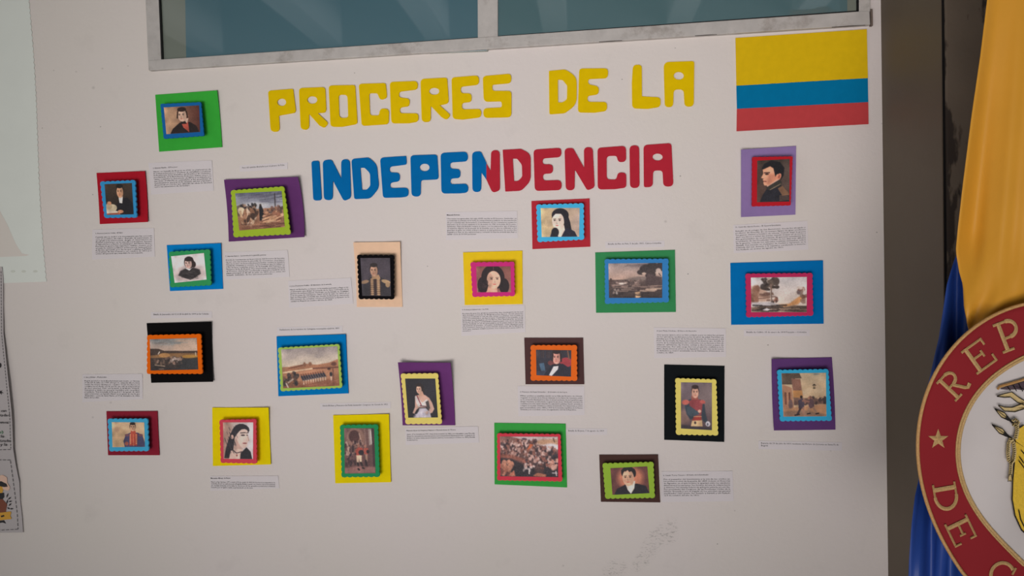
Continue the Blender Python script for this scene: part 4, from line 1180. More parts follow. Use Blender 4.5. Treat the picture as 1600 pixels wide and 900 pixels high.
def wrap(text, nl, frac):
    words = text.split()
    tot = len(text)
    per = tot / (nl - 1 + frac)
    rows, cur = [], ''
    for w in words:
        if cur and len(cur) + len(w) * 0.5 > per and len(rows) < nl - 1:
            rows.append(cur)
            cur = w
        else:
            cur = (cur + ' ' + w).strip()
    rows.append(cur)
    return rows


SLIPS = [
    # label, paper corners, (title, left, right, bold), (body, first-line left, first-line right, last-line left, lines, fraction of the last line)
    ('white text slip right of the far left red card, under the green card', [(232, 254.5), (331, 250.5), (334, 298), (236, 304)],
     ('2. Antonio Nariño – El Precursor', (239, 263), (277.5, 261), False),
     ('Nació en Santafé de Bogotá en 1765, es el precursor de la independencia por traducir al castellano y publicar la Declaración de los Derechos del Hombre y del Ciudadano, proclamada en la Revolución Francesa. Estuvo preso en varias ocasiones y desterrado en África y en España por sus ideas. Defendió el centralismo y fue presidente de Cundinamarca, general de la campaña del sur y fundador de periódicos con los que difundió las ideas de libertad entre los americanos de su tiempo.',
      (240, 268.6), (329.5, 264.5), (241.5, 295.4), 10, .06)),
    ('white text slip under the far left red card', [(144.5, 358.8), (240.5, 356.2), (242, 401), (143.8, 405.5)],
     ('3. Francisco José de Caldas – El Sabio', (149.2, 365), (191.8, 363.8), False),
     ('Payanés que se dedicó a la investigación que fue conocido con el nombre de sabio. Estudió la naturaleza, la geografía y la astronomía, dirigió el observatorio de Santafé y participó en la expedición botánica. Inventó el hipsómetro y fundó el semanario del Nuevo Reino. Durante la guerra fue ingeniero militar, enseñó en la escuela de cadetes y fabricó armas para la causa patriota, al fin fue apresado por las tropas realistas y fusilado en la plaza de San Francisco en octubre de 1816 por orden del general que mandaba la reconquista.',
      (149.5, 370.8), (237.5, 368.6), (149.2, 399.8), 11, .10)),
    ('white text slip right of the blue card with the woman in black', [(350.5, 393.8), (449.5, 390.8), (452.5, 432.5), (352.5, 437)],
     ('7. Antonia Santos – La heroína de la guerrilla patriota', (352.3, 400.8), (415.5, 398.4), False),
     ('Desde la resistencia en la provincia del Socorro la heroína apoyó con sus bienes la guerrilla de Coromoro, la primera que se formó en la provincia para luchar contra la invasión española. Organizó y sostuvo a los hombres que hostilizaron a las tropas realistas antes de la batalla del Pantano de Vargas y de la de Boyacá. Fue traicionada, apresada y llevada al Socorro, donde fue condenada a muerte y fusilada en la plaza principal el día 28 de julio de 1819, poco antes del triunfo definitivo de los ejércitos patriotas.',
      (353, 406.6), (444.5, 403.4), (354.2, 433.4), 10, .12)),
    ('white text slip left of the peach card', [(450.2, 438.8), (548.5, 434), (552, 474.5), (452, 481)],
     ('6. José Prudencio Padilla – El Almirante de la armada', (452.5, 447.4), (517.8, 444.3), False),
     ('Nació en Riohacha, se formó en la marina mercante y llegó a ser el almirante que dirigió la armada de la Gran Colombia en la guerra de independencia. Participó en la batalla de Trafalgar y en la toma de Cartagena. Ganó el 24 de julio de 1823 en el lago de Maracaibo la batalla que decidió la libertad de Venezuela. Fue acusado de conspirar contra el Libertador y fusilado en la ciudad de Bogotá en octubre del año de 1828.',
      (453.2, 453), (544.5, 449), (454.5, 471.2), 7, .97)),
    ('white text slip left of the red card under the red letters', [(696.5, 331.5), (808, 329.5), (809, 372), (697, 375)],
     ('Manuela Beltrán', (698.2, 336.2), (718.2, 336), True),
     ('Una mujer neogranadina del siglo XVIII, nacida en El Socorro, Santander, es considerada la primera en la lucha de independencia y símbolo de una revolución sin precedentes que desencadenó el movimiento de los comuneros contra los impuestos de la corona española el 16 de marzo de 1781 en la plaza del Socorro, Santander. Manuela Beltrán rompió el edicto con los impuestos que el virrey y el visitador fijaron en la puerta de la alcaldía, por lo que se enfrentó a los guardias al grito de «Viva el Rey y muera el mal gobierno». Su acción fue seguida por más de dos mil personas y comenzó la marcha armada que llegó a juntar cerca de 20.000 personas.',
      (698.5, 342), (806.8, 341.4), (698.7, 366.3), 9, .5)),
    ('white text slip under the yellow card with the magenta mount', [(720, 479.5), (820, 476.5), (821, 519), (721, 525)],
     ('5. Policarpa Salavarrieta – La Pola', (722.2, 484.3), (763.2, 483.2), False),
     ('Reclutada por los grupos patriotas, fue mensajera en la red que llevaba noticias en Bogotá a los llanos. Cosía para las señoras realistas y oía en sus casas los planes, los nombres y los movimientos de las tropas enemigas y los pasaba a las guerrillas que luchaban en los llanos. Fue descubierta, apresada en el año de 1817 y condenada a muerte junto con otros patriotas; murió fusilada el 14 de noviembre en la plaza mayor sin dejar de animar al pueblo. «Pueblo indolente, cuán distinta sería hoy vuestra suerte si conocierais el precio de la libertad. Ved que, aunque mujer y joven, me sobra valor para sufrir la muerte.»',
      (722.5, 490.3), (817.2, 487.4), (723, 517.4), 11, .42)),
    ('white text slip under the dark brown card with the orange mount', [(809, 603), (913, 603), (913.5, 648.5), (810, 650.5)],
     ('3. Francisco de Paula Santander – El Hombre de las Leyes', (812.6, 612.6), (886, 613), False),
     ('Militar, político y estadista nacido en la Villa del Rosario de Cúcuta. Organizó el ejército de la Nueva Granada en los llanos de Casanare, peleó en la campaña libertadora y fue el vicepresidente de la república que dirigió mientras el Libertador seguía hacia el sur. Defendió siempre la constitución y las leyes; impulsó la educación pública, fundó escuelas y colegios en muchas ciudades y ordenó la hacienda. Fue desterrado y volvió para ser presidente entre 1832 y 1837 de la naciente república de la Nueva Granada y es recordado como el organizador civil de la República.',
      (813, 618.6), (910, 619.2), (813, 643.2), 9, .15)),
    ('white text slip above the tall black card', [(1021.5, 511.5), (1134, 513), (1134.5, 557.7), (1022.3, 559.6)],
     ('8. José María Córdova – El Héroe de Ayacucho', (1026.2, 517.2), (1088.5, 517.4), False),
     ('Con apenas quince años se hizo soldado y por su valor fue general de los ejércitos republicanos a los 23 años de edad. Participó en batallas por la libertad de la Nueva Granada, de Venezuela y del Perú. En la batalla de Ayacucho mandó la división que decidió la suerte de la independencia del continente con su famosa orden de avance: «División, de frente, armas a discreción y paso de vencedores». Por esta carga derrotó al ejército realista y se le llamó desde entonces el héroe de Ayacucho. Se alzó más tarde contra la dictadura y murió asesinado en el Santuario, Antioquia, en octubre de 1829.',
      (1026.3, 523.4), (1130.6, 524), (1026.3, 551.2), 10, .33)),
    ('white text slip right of the dark brown card with the lime mount', [(1033.8, 736.5), (1144.5, 736), (1146.5, 783), (1033.5, 784.5)],
     ('4. Camilo Torres Tenorio – El Verbo de la Revolución', (1036.2, 743.2), (1106.8, 742), False),
     ('Fue el pensador del movimiento y la voz de los criollos en los primeros años de la guerra. En 1809 redactó el Memorial de Agravios, en el que reclamó la igualdad entre los españoles americanos y los europeos. Fue firmante del acta de independencia y defensor del sistema federal de gobierno para las provincias. Fue presidente del Congreso de las Provincias Unidas de la Nueva Granada y con la llegada de los ejércitos del general pacificador cayó preso, fue llevado a Santafé y allí fusilado el 5 de octubre del año de 1816.',
      (1037, 749.2), (1140.4, 748.6), (1038, 774.4), 9, .98)),
    ('white text slip under the lavender card', [(1145.8, 351.5), (1261.5, 345), (1263, 390), (1146.5, 395.5)],
     ('10. Custodio García Rovira – El General Estudiante', (1149, 355.3), (1220, 351.8), False),
     ('Estudió en el colegio de San Bartolomé, donde fue abogado y profesor de filosofía. En su tiempo figura de gran erudición fue pintor, músico y hombre de ciencia. Cuando llegó la guerra dejó los libros y tomó las armas, mandó tropas en el norte y fue gobernador de su provincia. El general estudiante fue presidente de las Provincias Unidas en los días más difíciles de la guerra, cuando los ejércitos realistas avanzaban sobre Santafé. Fue vencido en el páramo de Cachirí y capturado en la retirada del sur, llevado a la capital y condenado a muerte; fue fusilado en el mes de agosto de 1816.',
      (1149.4, 361.5), (1258.6, 355.4), (1150.2, 390.6), 10, .77)),
    ('white text slip at the far left beside the black card with the orange mount', [(128.8, 585), (222.5, 584), (223, 623.5), (129, 628.5)],
     ('1. Simón Bolívar – El Libertador', (131.6, 589.8), (166.5, 589.5), False),
     ('El gran promotor de la libertad americana nacido en Caracas el día 24 de julio de 1783. Dirigió la campaña libertadora contra las tropas del imperio español. Cruzó los llanos y la cordillera de los Andes con un ejército que selló la independencia de cinco naciones. Soñó con la unión de la Nueva Granada, Venezuela y Quito en una gran república y fue su primer presidente. Tras la batalla de Boyacá el 7 de agosto de 1819 entró victorioso en Santafé. Murió en la quinta de San Pedro Alejandrino, cerca de Santa Marta, el 17 de diciembre de 1830, lejos del poder.',
      (132, 595.2), (218, 595.6), (132.2, 621.4), 10, .55)),
    ('white text slip with a bold heading under the yellow card with the coral mount', [(328.4, 744), (434.5, 743.5), (436.5, 763), (328.8, 767)],
     ('Mercedes Abrego de Reyes', (329.2, 747.6), (359.8, 747.2), True),
     ('Nació en San Cayetano, 1771 y murió el 13 de octubre de 1813, fue heroína de la independencia de Colombia. Bordó un uniforme para el brigadier Bolívar y ayudó con noticias a las tropas patriotas que mandaba Santander en los valles de Cúcuta; por ello fue apresada en su hacienda y condenada a muerte por el capitán realista en presencia de sus dos hijos.',
      (329.8, 753.2), (429.8, 754.4), (329.8, 761.8), 4, .72)),
    ('white text slip under the purple card with the pale yellow mount', [(633, 668.8), (747, 666), (748.5, 691.5), (634, 695.5)],
     ('Manuela Sáenz de Vergara y Aizpuru o Manuela Sáenz de Thorne', (635.2, 673.2), (712, 671.7), False),
     ('(Quito, 27 de diciembre de 1795 – Paita, 23 de noviembre de 1856), conocida también como Manuelita Sáenz, fue una patriota y heroína quiteña de la independencia hispanoamericana. Compañera de Bolívar y de varias causas, apoyó al ejército patriota, reconocida por él mismo en 1828 y llamada la Libertadora.',
      (635.7, 679), (741.5, 677.2), (636.3, 688), 4, .28)),
]
CAPS = [
    ('one-line caption strip above the purple card with the lime mount', [('Paso del ejército libertador por el páramo de Pisba', (378.5, 262.4), (444.5, 258))]),
    ('one-line caption strip above the dark green card', [('Batalla del Río de Palo, 5 de julio 1815, Caloto-Colombia', (950, 381.6), (1033.2, 380))]),
    ('one-line caption strip above the black card with the orange mount', [('Batalla de Juanambú, del 12 al 28 de abril de 1814 en las Cañadas', (240, 491.6), (326.2, 490.6))]),
    ('one-line caption strip above the blue card with the thin lime mount', [('Fusilamiento de los mártires de Cartagena, reconquista española, 1816', (437, 515.6), (530, 513))]),
    ('one-line caption strip above the yellow card with the dark green mount', [('Simón Bolívar y Francisco de Paula Santander, Congreso de Cúcuta de 1821', (504, 634.3), (605.5, 632))]),
    ('one-line caption strip right of the bright green card with the coral mount', [('Batalla de Boyacá, 7 de agosto de 1819', (888, 673.2), (943.8, 673.6))]),
    ('one-line caption strip under the wide blue card', [('Batalla de Calibío, 15 de enero de 1814 Popayán – Colombia', (1166.4, 519.3), (1260, 519.2))]),
    ('two-line caption strip under the purple card with the sky blue mount', [('Reyerta del 20 de julio de 1810, incidente del florero de Llorente en Santa Fe de', (1189.3, 692.6), (1310.4, 695.2)), ('Bogotá', (1189.3, 696.4), (1200, 696.6))]),
]
for label, q, ti, bo in SLIPS:
    sl = sheet('text_slip', q, (.0001, .0003, .0001, 0), MAT_PAPER, None, 0.0003, 6)
    tag(sl, label, 'paper slip', 'printed text slips')
    text, l0, r0, l1, nl, fr = bo
    l0, r0, l1 = (np.array(v, float) for v in (l0, r0, l1))
    stp = (l1 - l0) / (nl - 1)
    pitch = np.linalg.norm(stp)
    rows = [(ti[0], ti[1], ti[2], pitch * .92, ti[3])]
    wr = wrap(text, nl, fr)
    for i, s in enumerate(wr):
        a = l0 + stp * i
        b = r0 + stp * i
        if i == len(wr) - 1:
            b = a + (b - a) * min(1.0, max(0.05, len(s) / (sum(len(q) for q in wr[:-1]) / (len(wr) - 1))))
        rows.append((s, tuple(a), tuple(b), pitch * .88, False))
    lines_to_mesh('printed_text', rows, 0.0010, sl)
for label, rows in CAPS:
    (s, l, r_) = rows[0]
    bot = 6.0 if len(rows) == 1 else 9.0
    sl = sheet('caption_strip', [(l[0] - 4, l[1] - 4), (r_[0] + 5, r_[1] - 4), (r_[0] + 5, r_[1] + bot), (l[0] - 4, l[1] + bot)], (0, 0, 0, 0), MAT_PAPER, None, 0.0003, 3)
    tag(sl, label, 'paper slip', 'caption strips')
    lines_to_mesh('printed_text', [(s, l, r_, 3.6, False) for s, l, r_ in rows], 0.0007, sl)

# ------------------------------------------------------------------ pale patch and poster at the left
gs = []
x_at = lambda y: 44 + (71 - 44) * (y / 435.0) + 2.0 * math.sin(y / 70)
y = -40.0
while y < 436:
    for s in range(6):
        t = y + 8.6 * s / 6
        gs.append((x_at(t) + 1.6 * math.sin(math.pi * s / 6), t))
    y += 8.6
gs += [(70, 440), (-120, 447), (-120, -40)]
pale = tag(shape('pale_patch', [gs], 0.0008, 0.0006, material('pale_green_grey_patch', (0.77, 0.81, 0.755, 1), 0.75, 0.02, 20)), 'pale grey-green patch with a scalloped right edge at the upper left', 'poster')  # thin pale layer over the wall, scalloped along its right edge
shape('beige_wedge', [[(-60, 330), (0, 330), (12, 352), (24, 380), (34, 396), (46, 398), (40, 400), (-60, 404)]], 0.0010, 0.0002, material('beige_tone', (0.74, 0.69, 0.63, 1), 0.8), pale)
MD = material('faint_grey_tone', (0.66, 0.69, 0.62, 1), 0.8)
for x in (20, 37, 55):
    shape('faint_grey_dot', [ell(x, 424, 3.6, 2.0, 10)], 0.0010, 0.0002, MD, pale)

hl = tag(empty('doodle_poster', W(-40, 630)), 'white poster with dashed border and doodles cut off by the left edge', 'poster')
MP = material('poster_paper', (0.52, 0.48, 0.48, 1), 0.7, 0.015, 30)
edge = [(3, 417), (5, 436), (5, 480), (5.2, 520), (8, 548), (10.5, 573), (13.5, 601), (17.5, 640), (19, 660), (20.5, 702), (24.5, 727), (30, 753), (31.5, 783), (34.5, 809), (36, 832)]
rowsV, F = [], []
hp = lambda x, y: 0.0020 + 0.0045 * max(0.0, math.sin((y - 480) / 300 * math.pi)) * max(0, 1 - abs(x - 15) / 60)
for (ex, ey) in edge:
    for i in range(7):
        x = -150 + (ex + 150) * i / 6
        rowsV.append(W(x, ey + (0 if ey > 500 else 0) + (2 if ey > 820 else 0) * (1 - i / 6), hp(x, ey)))
for j in range(len(edge) - 1):
    for i in range(6):
        a = j * 7 + i
        F.append((a, a + 7, a + 8, a + 1))
o = mesh('poster_sheet', rowsV, F, MP, hl)
md = o.modifiers.new('thickness', 'SOLIDIFY')
md.thickness = 0.0005
MK = material('black_marker_print', (0.03, 0.028, 0.03, 1), 0.7)
MKB = material('grey_dashed_border', (0.12, 0.115, 0.115, 1), 0.7)


def pp(name, pts, mat, z=0.0004, par=None):
    return shape(name, [pts], lambda x, y: hp(x, y) + z + 0.0002, 0.0002, mat, par or hl)


dash = []
ins = [(1.5, 424), (2.0, 480), (2.2, 520), (5, 550), (8, 580), (11, 612), (15, 650), (16.5, 701)]
ins2 = [(16, 720), (19.5, 745), (23.5, 775), (27, 805), (28, 827)]


def dashes(path, per, on, wd):
    V, F = [], []
    P = [np.array(p, float) for p in path]
    acc = 0.0
    for a, b in zip(P, P[1:]):
        L = np.linalg.norm(b - a)
        e = (b - a) / L
        nn = np.array([-e[1], e[0]]) * wd / 2
        t = -acc
        while t < L:
            s0, s1 = max(0, t), min(L, t + on)
            if s1 > s0:
                q = [a + e * s0 + nn, a + e * s1 + nn, a + e * s1 - nn, a + e * s0 - nn]
                k = len(V)
                V += [W(p[0], p[1], hp(*p) + 0.0007) for p in q]
                F.append((k, k + 1, k + 2, k + 3))
            t += per
        acc = (acc + L) % per
    return V, F


V, F = dashes(ins, 5.0, 3.2, .8)
for path in (ins2, [(16.5, 702.5), (-120, 706)], [(16, 719), (-120, 716)], [(28, 827), (-120, 835)]):
    v2, f2 = dashes(path, 7.0, 4.8, .9)
    F += [tuple(i + len(V) for i in f) for f in f2]
    V += v2
mesh('dashed_border', V, F, MKB, hl)
rows = [('s can', (-3, 642.5), (10, 642), 6, True), ('ertsdad', (-6, 649.5), (15.2, 649), 6, True), ('conmoai:', (-6, 660.5), (14, 660.3), 6, True),
        ('la', (1, 682.3), (6.4, 682.2), 6, True), ('ertunadas', (-6, 689.3), (16.5, 689.2), 6, True), ('y la', (0, 695.3), (11, 695), 6, True)]
AVo = lines_to_mesh('poster_lettering', rows, 0.0062, hl, MK)
lines_to_mesh('green_lettering', [('s)', (-1, 676), (5, 675.5), 6, True)], 0.0058, hl, material('green_marker_print', (0.05, 0.22, 0.08, 1), 0.7))
pp('doodle_dot', ell(-1, 571, 3.2, 4.2, 14), MK)
for a in (20, 75, 130, 185, 240, 300):
    c, s_ = math.cos(math.radians(a)), math.sin(math.radians(a))
    pp('doodle_sprig', [(1 - 1.0 * s_, 613 + 1.0 * c), (1 + 4.8 * c, 613 + 4.2 * s_), (1 + 1.0 * s_, 613 - 1.0 * c)], MK)
HAT = material('hat_pink_beige', S(196, 164, 146), 0.7)
GLD = material('ochre_print', S(186, 140, 54), 0.7)
BRN = material('brown_print', S(110, 62, 46), 0.7)
pp('drawn_hat', rnd([(-14, 746, 3), (4, 742, 5), (11, 746, 4), (11, 754, 3), (16, 762, 3), (13, 767, 2), (6, 765, 2), (-14, 757, 2)]), HAT)
pp('drawn_hatband', [(-14, 752), (2, 752), (10, 756), (12, 760.5), (6, 761), (-14, 757)], MK, .0006)
pp('drawn_figure', [(-14, 757), (3, 759), (5, 766), (3, 771), (-14, 771)], GLD)
pp('drawn_figure', [(-14, 771), (6, 770), (6.5, 777), (4, 780), (-14, 779)], MK, .0005)
pp('drawn_figure', [(-14, 779), (4, 780), (11, 788), (9, 800), (-14, 806)], BRN)
pp('drawn_ribbon', rnd([(-14, 800, 2), (2, 801, 2), (18, 799, 2), (16, 806, 1), (18.5, 811, 2), (8, 812, 2), (-14, 815, 2)]), GLD, .0006)
pp('drawn_ribbon_text', [(1, 806), (6, 804.6), (7, 806.8), (2, 808.4)], MK, .0009)
for (x, yy, a, l) in ((10, 778, -70, 8), (12, 781, -40, 7), (13, 784, -10, 6), (10, 788, -75, 8), (13, 791, -45, 7), (15, 795, 0, 6), (11, 793, 30, 5)):
    c, s_ = math.cos(math.radians(a)), math.sin(math.radians(a))
    pp('drawn_leaf', [(x, yy), (x + l * .5 * c - 1.2 * s_, yy + l * .5 * s_ + 1.2 * c), (x + l * c, yy + l * s_), (x + l * .5 * c + 1.2 * s_, yy + l * .5 * s_ - 1.2 * c)], MK, .0005)
pp('drawn_base', [(-14, 815), (6, 813), (9, 818), (4, 816.5), (-14, 819)], MK, .0005)

# ------------------------------------------------------------------ the flag at the right
FB = 0.40                                       # the cloth hangs this far in front of the wall


def satin(name, color, rough=0.42):
    m = material(name, color, rough, 0.03, 25, 0.035, 1800, 0.28, 0.0)
    return m


MY = satin('yellow_satin', (0.62, 0.29, 0.026, 1))
MB = satin('blue_satin', (0.017, 0.056, 0.27, 1))
MR = satin('red_felt', (0.235, 0.011, 0.016, 1), 0.85)
MWH = satin('white_satin', (0.53, 0.49, 0.475, 1), 0.5)
MG = material('gold_embroidery', (0.52, 0.33, 0.13, 1), 0.5, 0.25, 900, 0.5, 1600, 0.5)
MG2 = material('gold_cord', (0.50, 0.27, 0.09, 1), 0.45, 0.2, 700, 0.4, 1200, 0.5)
MEY = material('yellow_embroidery', (0.72, 0.47, 0.035, 1), 0.55, 0.12, 500, 0.4, 1500)
MCR = material('cream_gold_thread', (0.60, 0.45, 0.20, 1), 0.55, 0.15, 600, 0.4, 1500)
MBK = material('black_thread', (0.012, 0.010, 0.010, 1), 0.6)
MPU = material('dark_plum_thread', (0.06, 0.035, 0.045, 1), 0.6, 0.2, 400)
yl = [(1602, -440), (1560, -140), (1543, 0), (1532, 90), (1519, 179), (1506, 281), (1497.5, 355), (1494, 392), (1499, 425), (1504.5, 445), (1506, 480), (1513, 512), (1524, 560), (1540, 620)]
bl = [(1497, 392), (1493, 402), (1480, 445), (1467, 530), (1456, 575), (1450, 600), (1443, 660), (1438, 720), (1436, 750), (1430.5, 775), (1425, 820), (1421, 873), (1417, 960), (1414, 1010)]


def hy(px, py):
    s = (px - 1500) / 450.0
    t = py / 600.0
    a = 0.013 * math.sin(2 * math.pi * (s * 2.9 + 0.55 * t + .30)) + 0.004 * math.sin(2 * math.pi * (s * 6.1 + 0.9 * t)) + 0.0008 * math.sin(2 * math.pi * (s * 15 + 1.6 * t))
    damp = min(1.0, 0.35 + 0.9 * t)
    sm = min(1.0, max(0.0, (py - 360) / 130.0))
    sm = sm * sm * (3 - 2 * sm)
    rr = math.hypot(px - 1508, py - 535)
    fan = 0.0042 * math.exp(-(rr / 135.0) ** 2) * min(1.0, rr / 45.0) * math.sin(math.atan2(px - 1508, 535 - py) * 10 + 0.6)
    return FB + 0.010 * sm + a * damp * (1 - 0.7 * sm) + fan


def hb(px, py):
    s = (px - 1430) / 300.0
    return FB - 0.034 + 0.008 * math.sin(2 * math.pi * (s * 5.5 - 0.25 * py / 300.0)) + 0.003 * math.sin(2 * math.pi * (s * 13 + .4 * py / 200))


def cloth(name, left, right, hfun, mat, parent, nr=120, nc=110, rights=None):
    ys = np.linspace(left[0][1], left[-1][1], nr)
    xs = np.interp(ys, [p[1] for p in left], [p[0] for p in left])
    V, F = [], []
    for x0, yy in zip(xs, ys):
        for i in range(nc):
            x = x0 + (right - x0) * i / (nc - 1)
            V.append(W(x, yy, hfun(x, yy)))
    for j in range(nr - 1):
        for i in range(nc - 1):
            a = j * nc + i
            F.append((a, a + nc, a + nc + 1, a + 1))
    o = mesh(name, V, F, mat, parent, True)
    m_ = o.modifiers.new('thickness', 'SOLIDIFY')
    m_.thickness = 0.0006
    return o


pole_p = W(1720, 450, FB - 0.06)
flag = tag(empty('national_flag', (pole_p.x, pole_p.y, 0)), 'yellow and blue satin flag with round embroidered seal at the right edge', 'flag')
cloth('yellow_cloth', yl, 1960, hy, MY, flag)
cloth('blue_cloth', bl, 1960, hb, MB, flag)


def tube(name, pts, rad, mat, parent, seg=8, closed=False):
    V, F = [], []
    n_ = len(pts)
    for i, p in enumerate(pts):
        a = pts[i - 1] if (i > 0 or closed) else pts[i]
        b = pts[(i + 1) % n_] if (i < n_ - 1 or closed) else pts[i]
        tn = (b - a).normalized()
        u = tn.cross(Vector((0, 1, 0)))
        if u.length < 1e-4:
            u = Vector((1, 0, 0))
        u.normalize()
        v = tn.cross(u)
        for k in range(seg):
            an = 2 * math.pi * k / seg
            V.append(p + (u * math.cos(an) + v * math.sin(an)) * rad)
    for i in range(n_ if closed else n_ - 1):
        for k in range(seg):
            a, b = i * seg + k, i * seg + (k + 1) % seg
            c, d_ = ((i + 1) % n_) * seg + (k + 1) % seg, ((i + 1) % n_) * seg + k
            F.append((a, b, c, d_))
    return mesh(name, V, F, mat, parent, True)


tube('flagpole', [Vector((pole_p.x, pole_p.y, 0.02)), Vector((pole_p.x, pole_p.y, 2.4))], 0.014, material('varnished_wood', (0.25, 0.12, 0.05, 1), 0.4), flag, 16)
tube('pole_base', [Vector((pole_p.x, pole_p.y, 0.0)), Vector((pole_p.x, pole_p.y, 0.05))], 0.13, MG2, flag, 24)

SCX, SCY = 1668.0, 714.0
out_t = [(1600, 472), (1553, 497), (1513, 520), (1479, 549), (1460, 579), (1448, 605), (1438.7, 648), (1436, 675), (1435.3, 713), (1440, 753), (1449, 793), (1468, 841), (1489, 876), (1508, 899)]
in_t = [(1600, 559.5), (1580, 572.5), (1553, 592.5), (1527, 617), (1511, 643), (1503, 667), (1499, 700), (1501, 732), (1509, 761), (1527.5, 798.5), (1554, 832.5), (1580, 861.5), (1600, 878.5)]


def polar(tr):
    a = []
    for x, y_ in tr:
        th = math.atan2(y_ - SCY, SCX - x)                      # 0 = left, + = down
        a.append((th, math.hypot(x - SCX, y_ - SCY)))
    a.sort()
    ths, rs = [p[0] for p in a], [p[1] for p in a]
    sm = np.polyfit(ths, rs, 4)

    def f(th):                                                  # angle measured from the left, mirrored on the right side
        th = (th + math.pi) % (2 * math.pi) - math.pi
        if th > math.pi / 2: th = math.pi - th
        if th < -math.pi / 2: th = -math.pi - th
        th = min(max(th, ths[0]), ths[-1])
        return float(np.polyval(sm, th))
    return f


fo, fi = polar(out_t), polar(in_t)


def hs(px, py, lift=0.0):
    s = (px - 1436) / 230.0
    return FB + 0.030 - 0.010 * (1 - min(1, max(0, s))) ** 2 + 0.0022 * math.sin(px / 26.0 + py / 75.0) + lift


def sp(th, r_):
    return SCX - r_ * math.cos(th), SCY + r_ * math.sin(th)


NA = 144
seal = empty('embroidered_seal', (0, 0, 0))
seal.parent = flag
seal.location = (-flag.location.x, -flag.location.y, 0)
# red ring
V, F = [], []
NR = 8
for i in range(NA):
    th = 2 * math.pi * i / NA
    for j in range(NR):
        r_ = fi(th) * 0.99 + (fo(th) - fi(th) * 0.99) * j / (NR - 1)
        x, y_ = sp(th, r_)
        V.append(W(x, y_, hs(x, y_)))
for i in range(NA):
    for j in range(NR - 1):
        a, b = i * NR + j, ((i + 1) % NA) * NR + j
        F.append((a, b, b + 1, a + 1))
o = mesh('red_ring', V, F, MR, seal, True)
m_ = o.modifiers.new('thickness', 'SOLIDIFY'); m_.thickness = 0.0015; m_.offset = 0
# white centre
V, F = [], []
for i in range(NA):
    th = 2 * math.pi * i / NA
    for j in range(11):
        x, y_ = sp(th, fi(th) * 1.0 * (j + .02) / 10)
        V.append(W(x, y_, hs(x, y_) + 0.0004 + 0.0012 * math.sin(x / 17 + 2 * math.sin(y_ / 23.0)) * (1 - j / 10)))
for i in range(NA):
    for j in range(10):
        a, b = i * 11 + j, ((i + 1) % NA) * 11 + j
        F.append((a, b, b + 1, a + 1))
mesh('white_centre', V, F, MWH, seal, True)
for nm, f_, k, rad in (('outer_cord', fo, 0.996, 0.0017), ('inner_cord', fi, 1.0, 0.0016), ('inner_cord', fi, 1.022, 0.0010)):
    pts = []
    for i in range(NA):
        th = 2 * math.pi * i / NA
        x, y_ = sp(th, f_(th) * k)
        pts.append(W(x, y_, hs(x, y_, 0.0012)))
    tube(nm, pts, rad, MG2 if nm == 'outer_cord' else MG, seal, 6, True)

# slab-serif letters as strokes in a unit box: x right, y up
def arc(cx, cy, rx, ry, a0, a1, n_=12):
    return [(cx + rx * math.cos(math.radians(a0 + (a1 - a0) * i / n_)), cy + ry * math.sin(math.radians(a0 + (a1 - a0) * i / n_))) for i in range(n_ + 1)]


T, t_ = .16, .09
GL = {
    'R': [([(.2, 0), (.2, 1)], T), ([(0, .04), (.42, .04)], t_), ([(0, .96), (.5, .96)], t_), (arc(.5, .74, .3, .22, 90, -90), T * .8), ([(.2, .52), (.5, .52)], t_), ([(.45, .5), (.72, .12), (.82, .04), (1, .1)], T * .85)],
    'E': [([(.2, 0), (.2, 1)], T), ([(0, .04), (.95, .04)], t_), ([(0, .96), (.92, .96)], t_), ([(.92, 1), (.92, .72)], t_), ([(.95, 0), (.95, .3)], t_), ([(.2, .52), (.66, .52)], t_), ([(.66, .64), (.66, .38)], t_)],
    'P': [([(.22, 0), (.22, 1)], T), ([(0, .04), (.5, .04)], t_), ([(0, .96), (.55, .96)], t_), (arc(.52, .70, .34, .26, 90, -90), T * .85), ([(.22, .44), (.52, .44)], t_)],
    'D': [([(.2, 0), (.2, 1)], T), ([(0, .04), (.5, .04)], t_), ([(0, .96), (.5, .96)], t_), (arc(.46, .5, .48, .46, 90, -90, 16), T * .85)],
    'C': [(arc(.5, .5, .44, .46, 50, 310, 20), T * .85), ([(.84, .98), (.84, .68)], t_), ([(.84, .02), (.84, .3)], t_)],
    'O': [(arc(.5, .5, .42, .46, 0, 360, 24), T * .85)],
    'L': [([(.2, 0), (.2, 1)], T), ([(0, .04), (.9, .04)], t_), ([(0, .96), (.42, .96)], t_), ([(.9, 0), (.9, .34)], t_)],
    'M': [([(.14, 0), (.14, 1)], t_), ([(.86, 0), (.86, 1)], T), ([(.14, 1), (.5, .15), (.86, 1)], t_), ([(0, .04), (.3, .04)], t_), ([(.7, .04), (1, .04)], t_)],
    'B': [([(.2, 0), (.2, 1)], T), ([(0, .04), (.55, .04)], t_), ([(0, .96), (.5, .96)], t_), (arc(.5, .75, .28, .21, 90, -90), T * .8), (arc(.52, .29, .36, .25, 90, -90), T * .8), ([(.2, .53), (.5, .53)], t_)],
    'I': [([(.5, 0), (.5, 1)], T), ([(.25, .04), (.75, .04)], t_), ([(.25, .96), (.75, .96)], t_)],
    'A': [([(.12, 0), (.5, 1)], t_), ([(.5, 1), (.88, 0)], T), ([(.25, .36), (.74, .36)], t_), ([(0, .04), (.28, .04)], t_), ([(.68, .04), (1, .04)], t_)],
    'U': [([(.18, 1), (.18, .35)] + arc(.5, .35, .32, .31, 180, 360, 12) + [(.82, 1)], T * .85), ([(0, .96), (.36, .96)], t_), ([(.66, .96), (1, .96)], t_)],
}


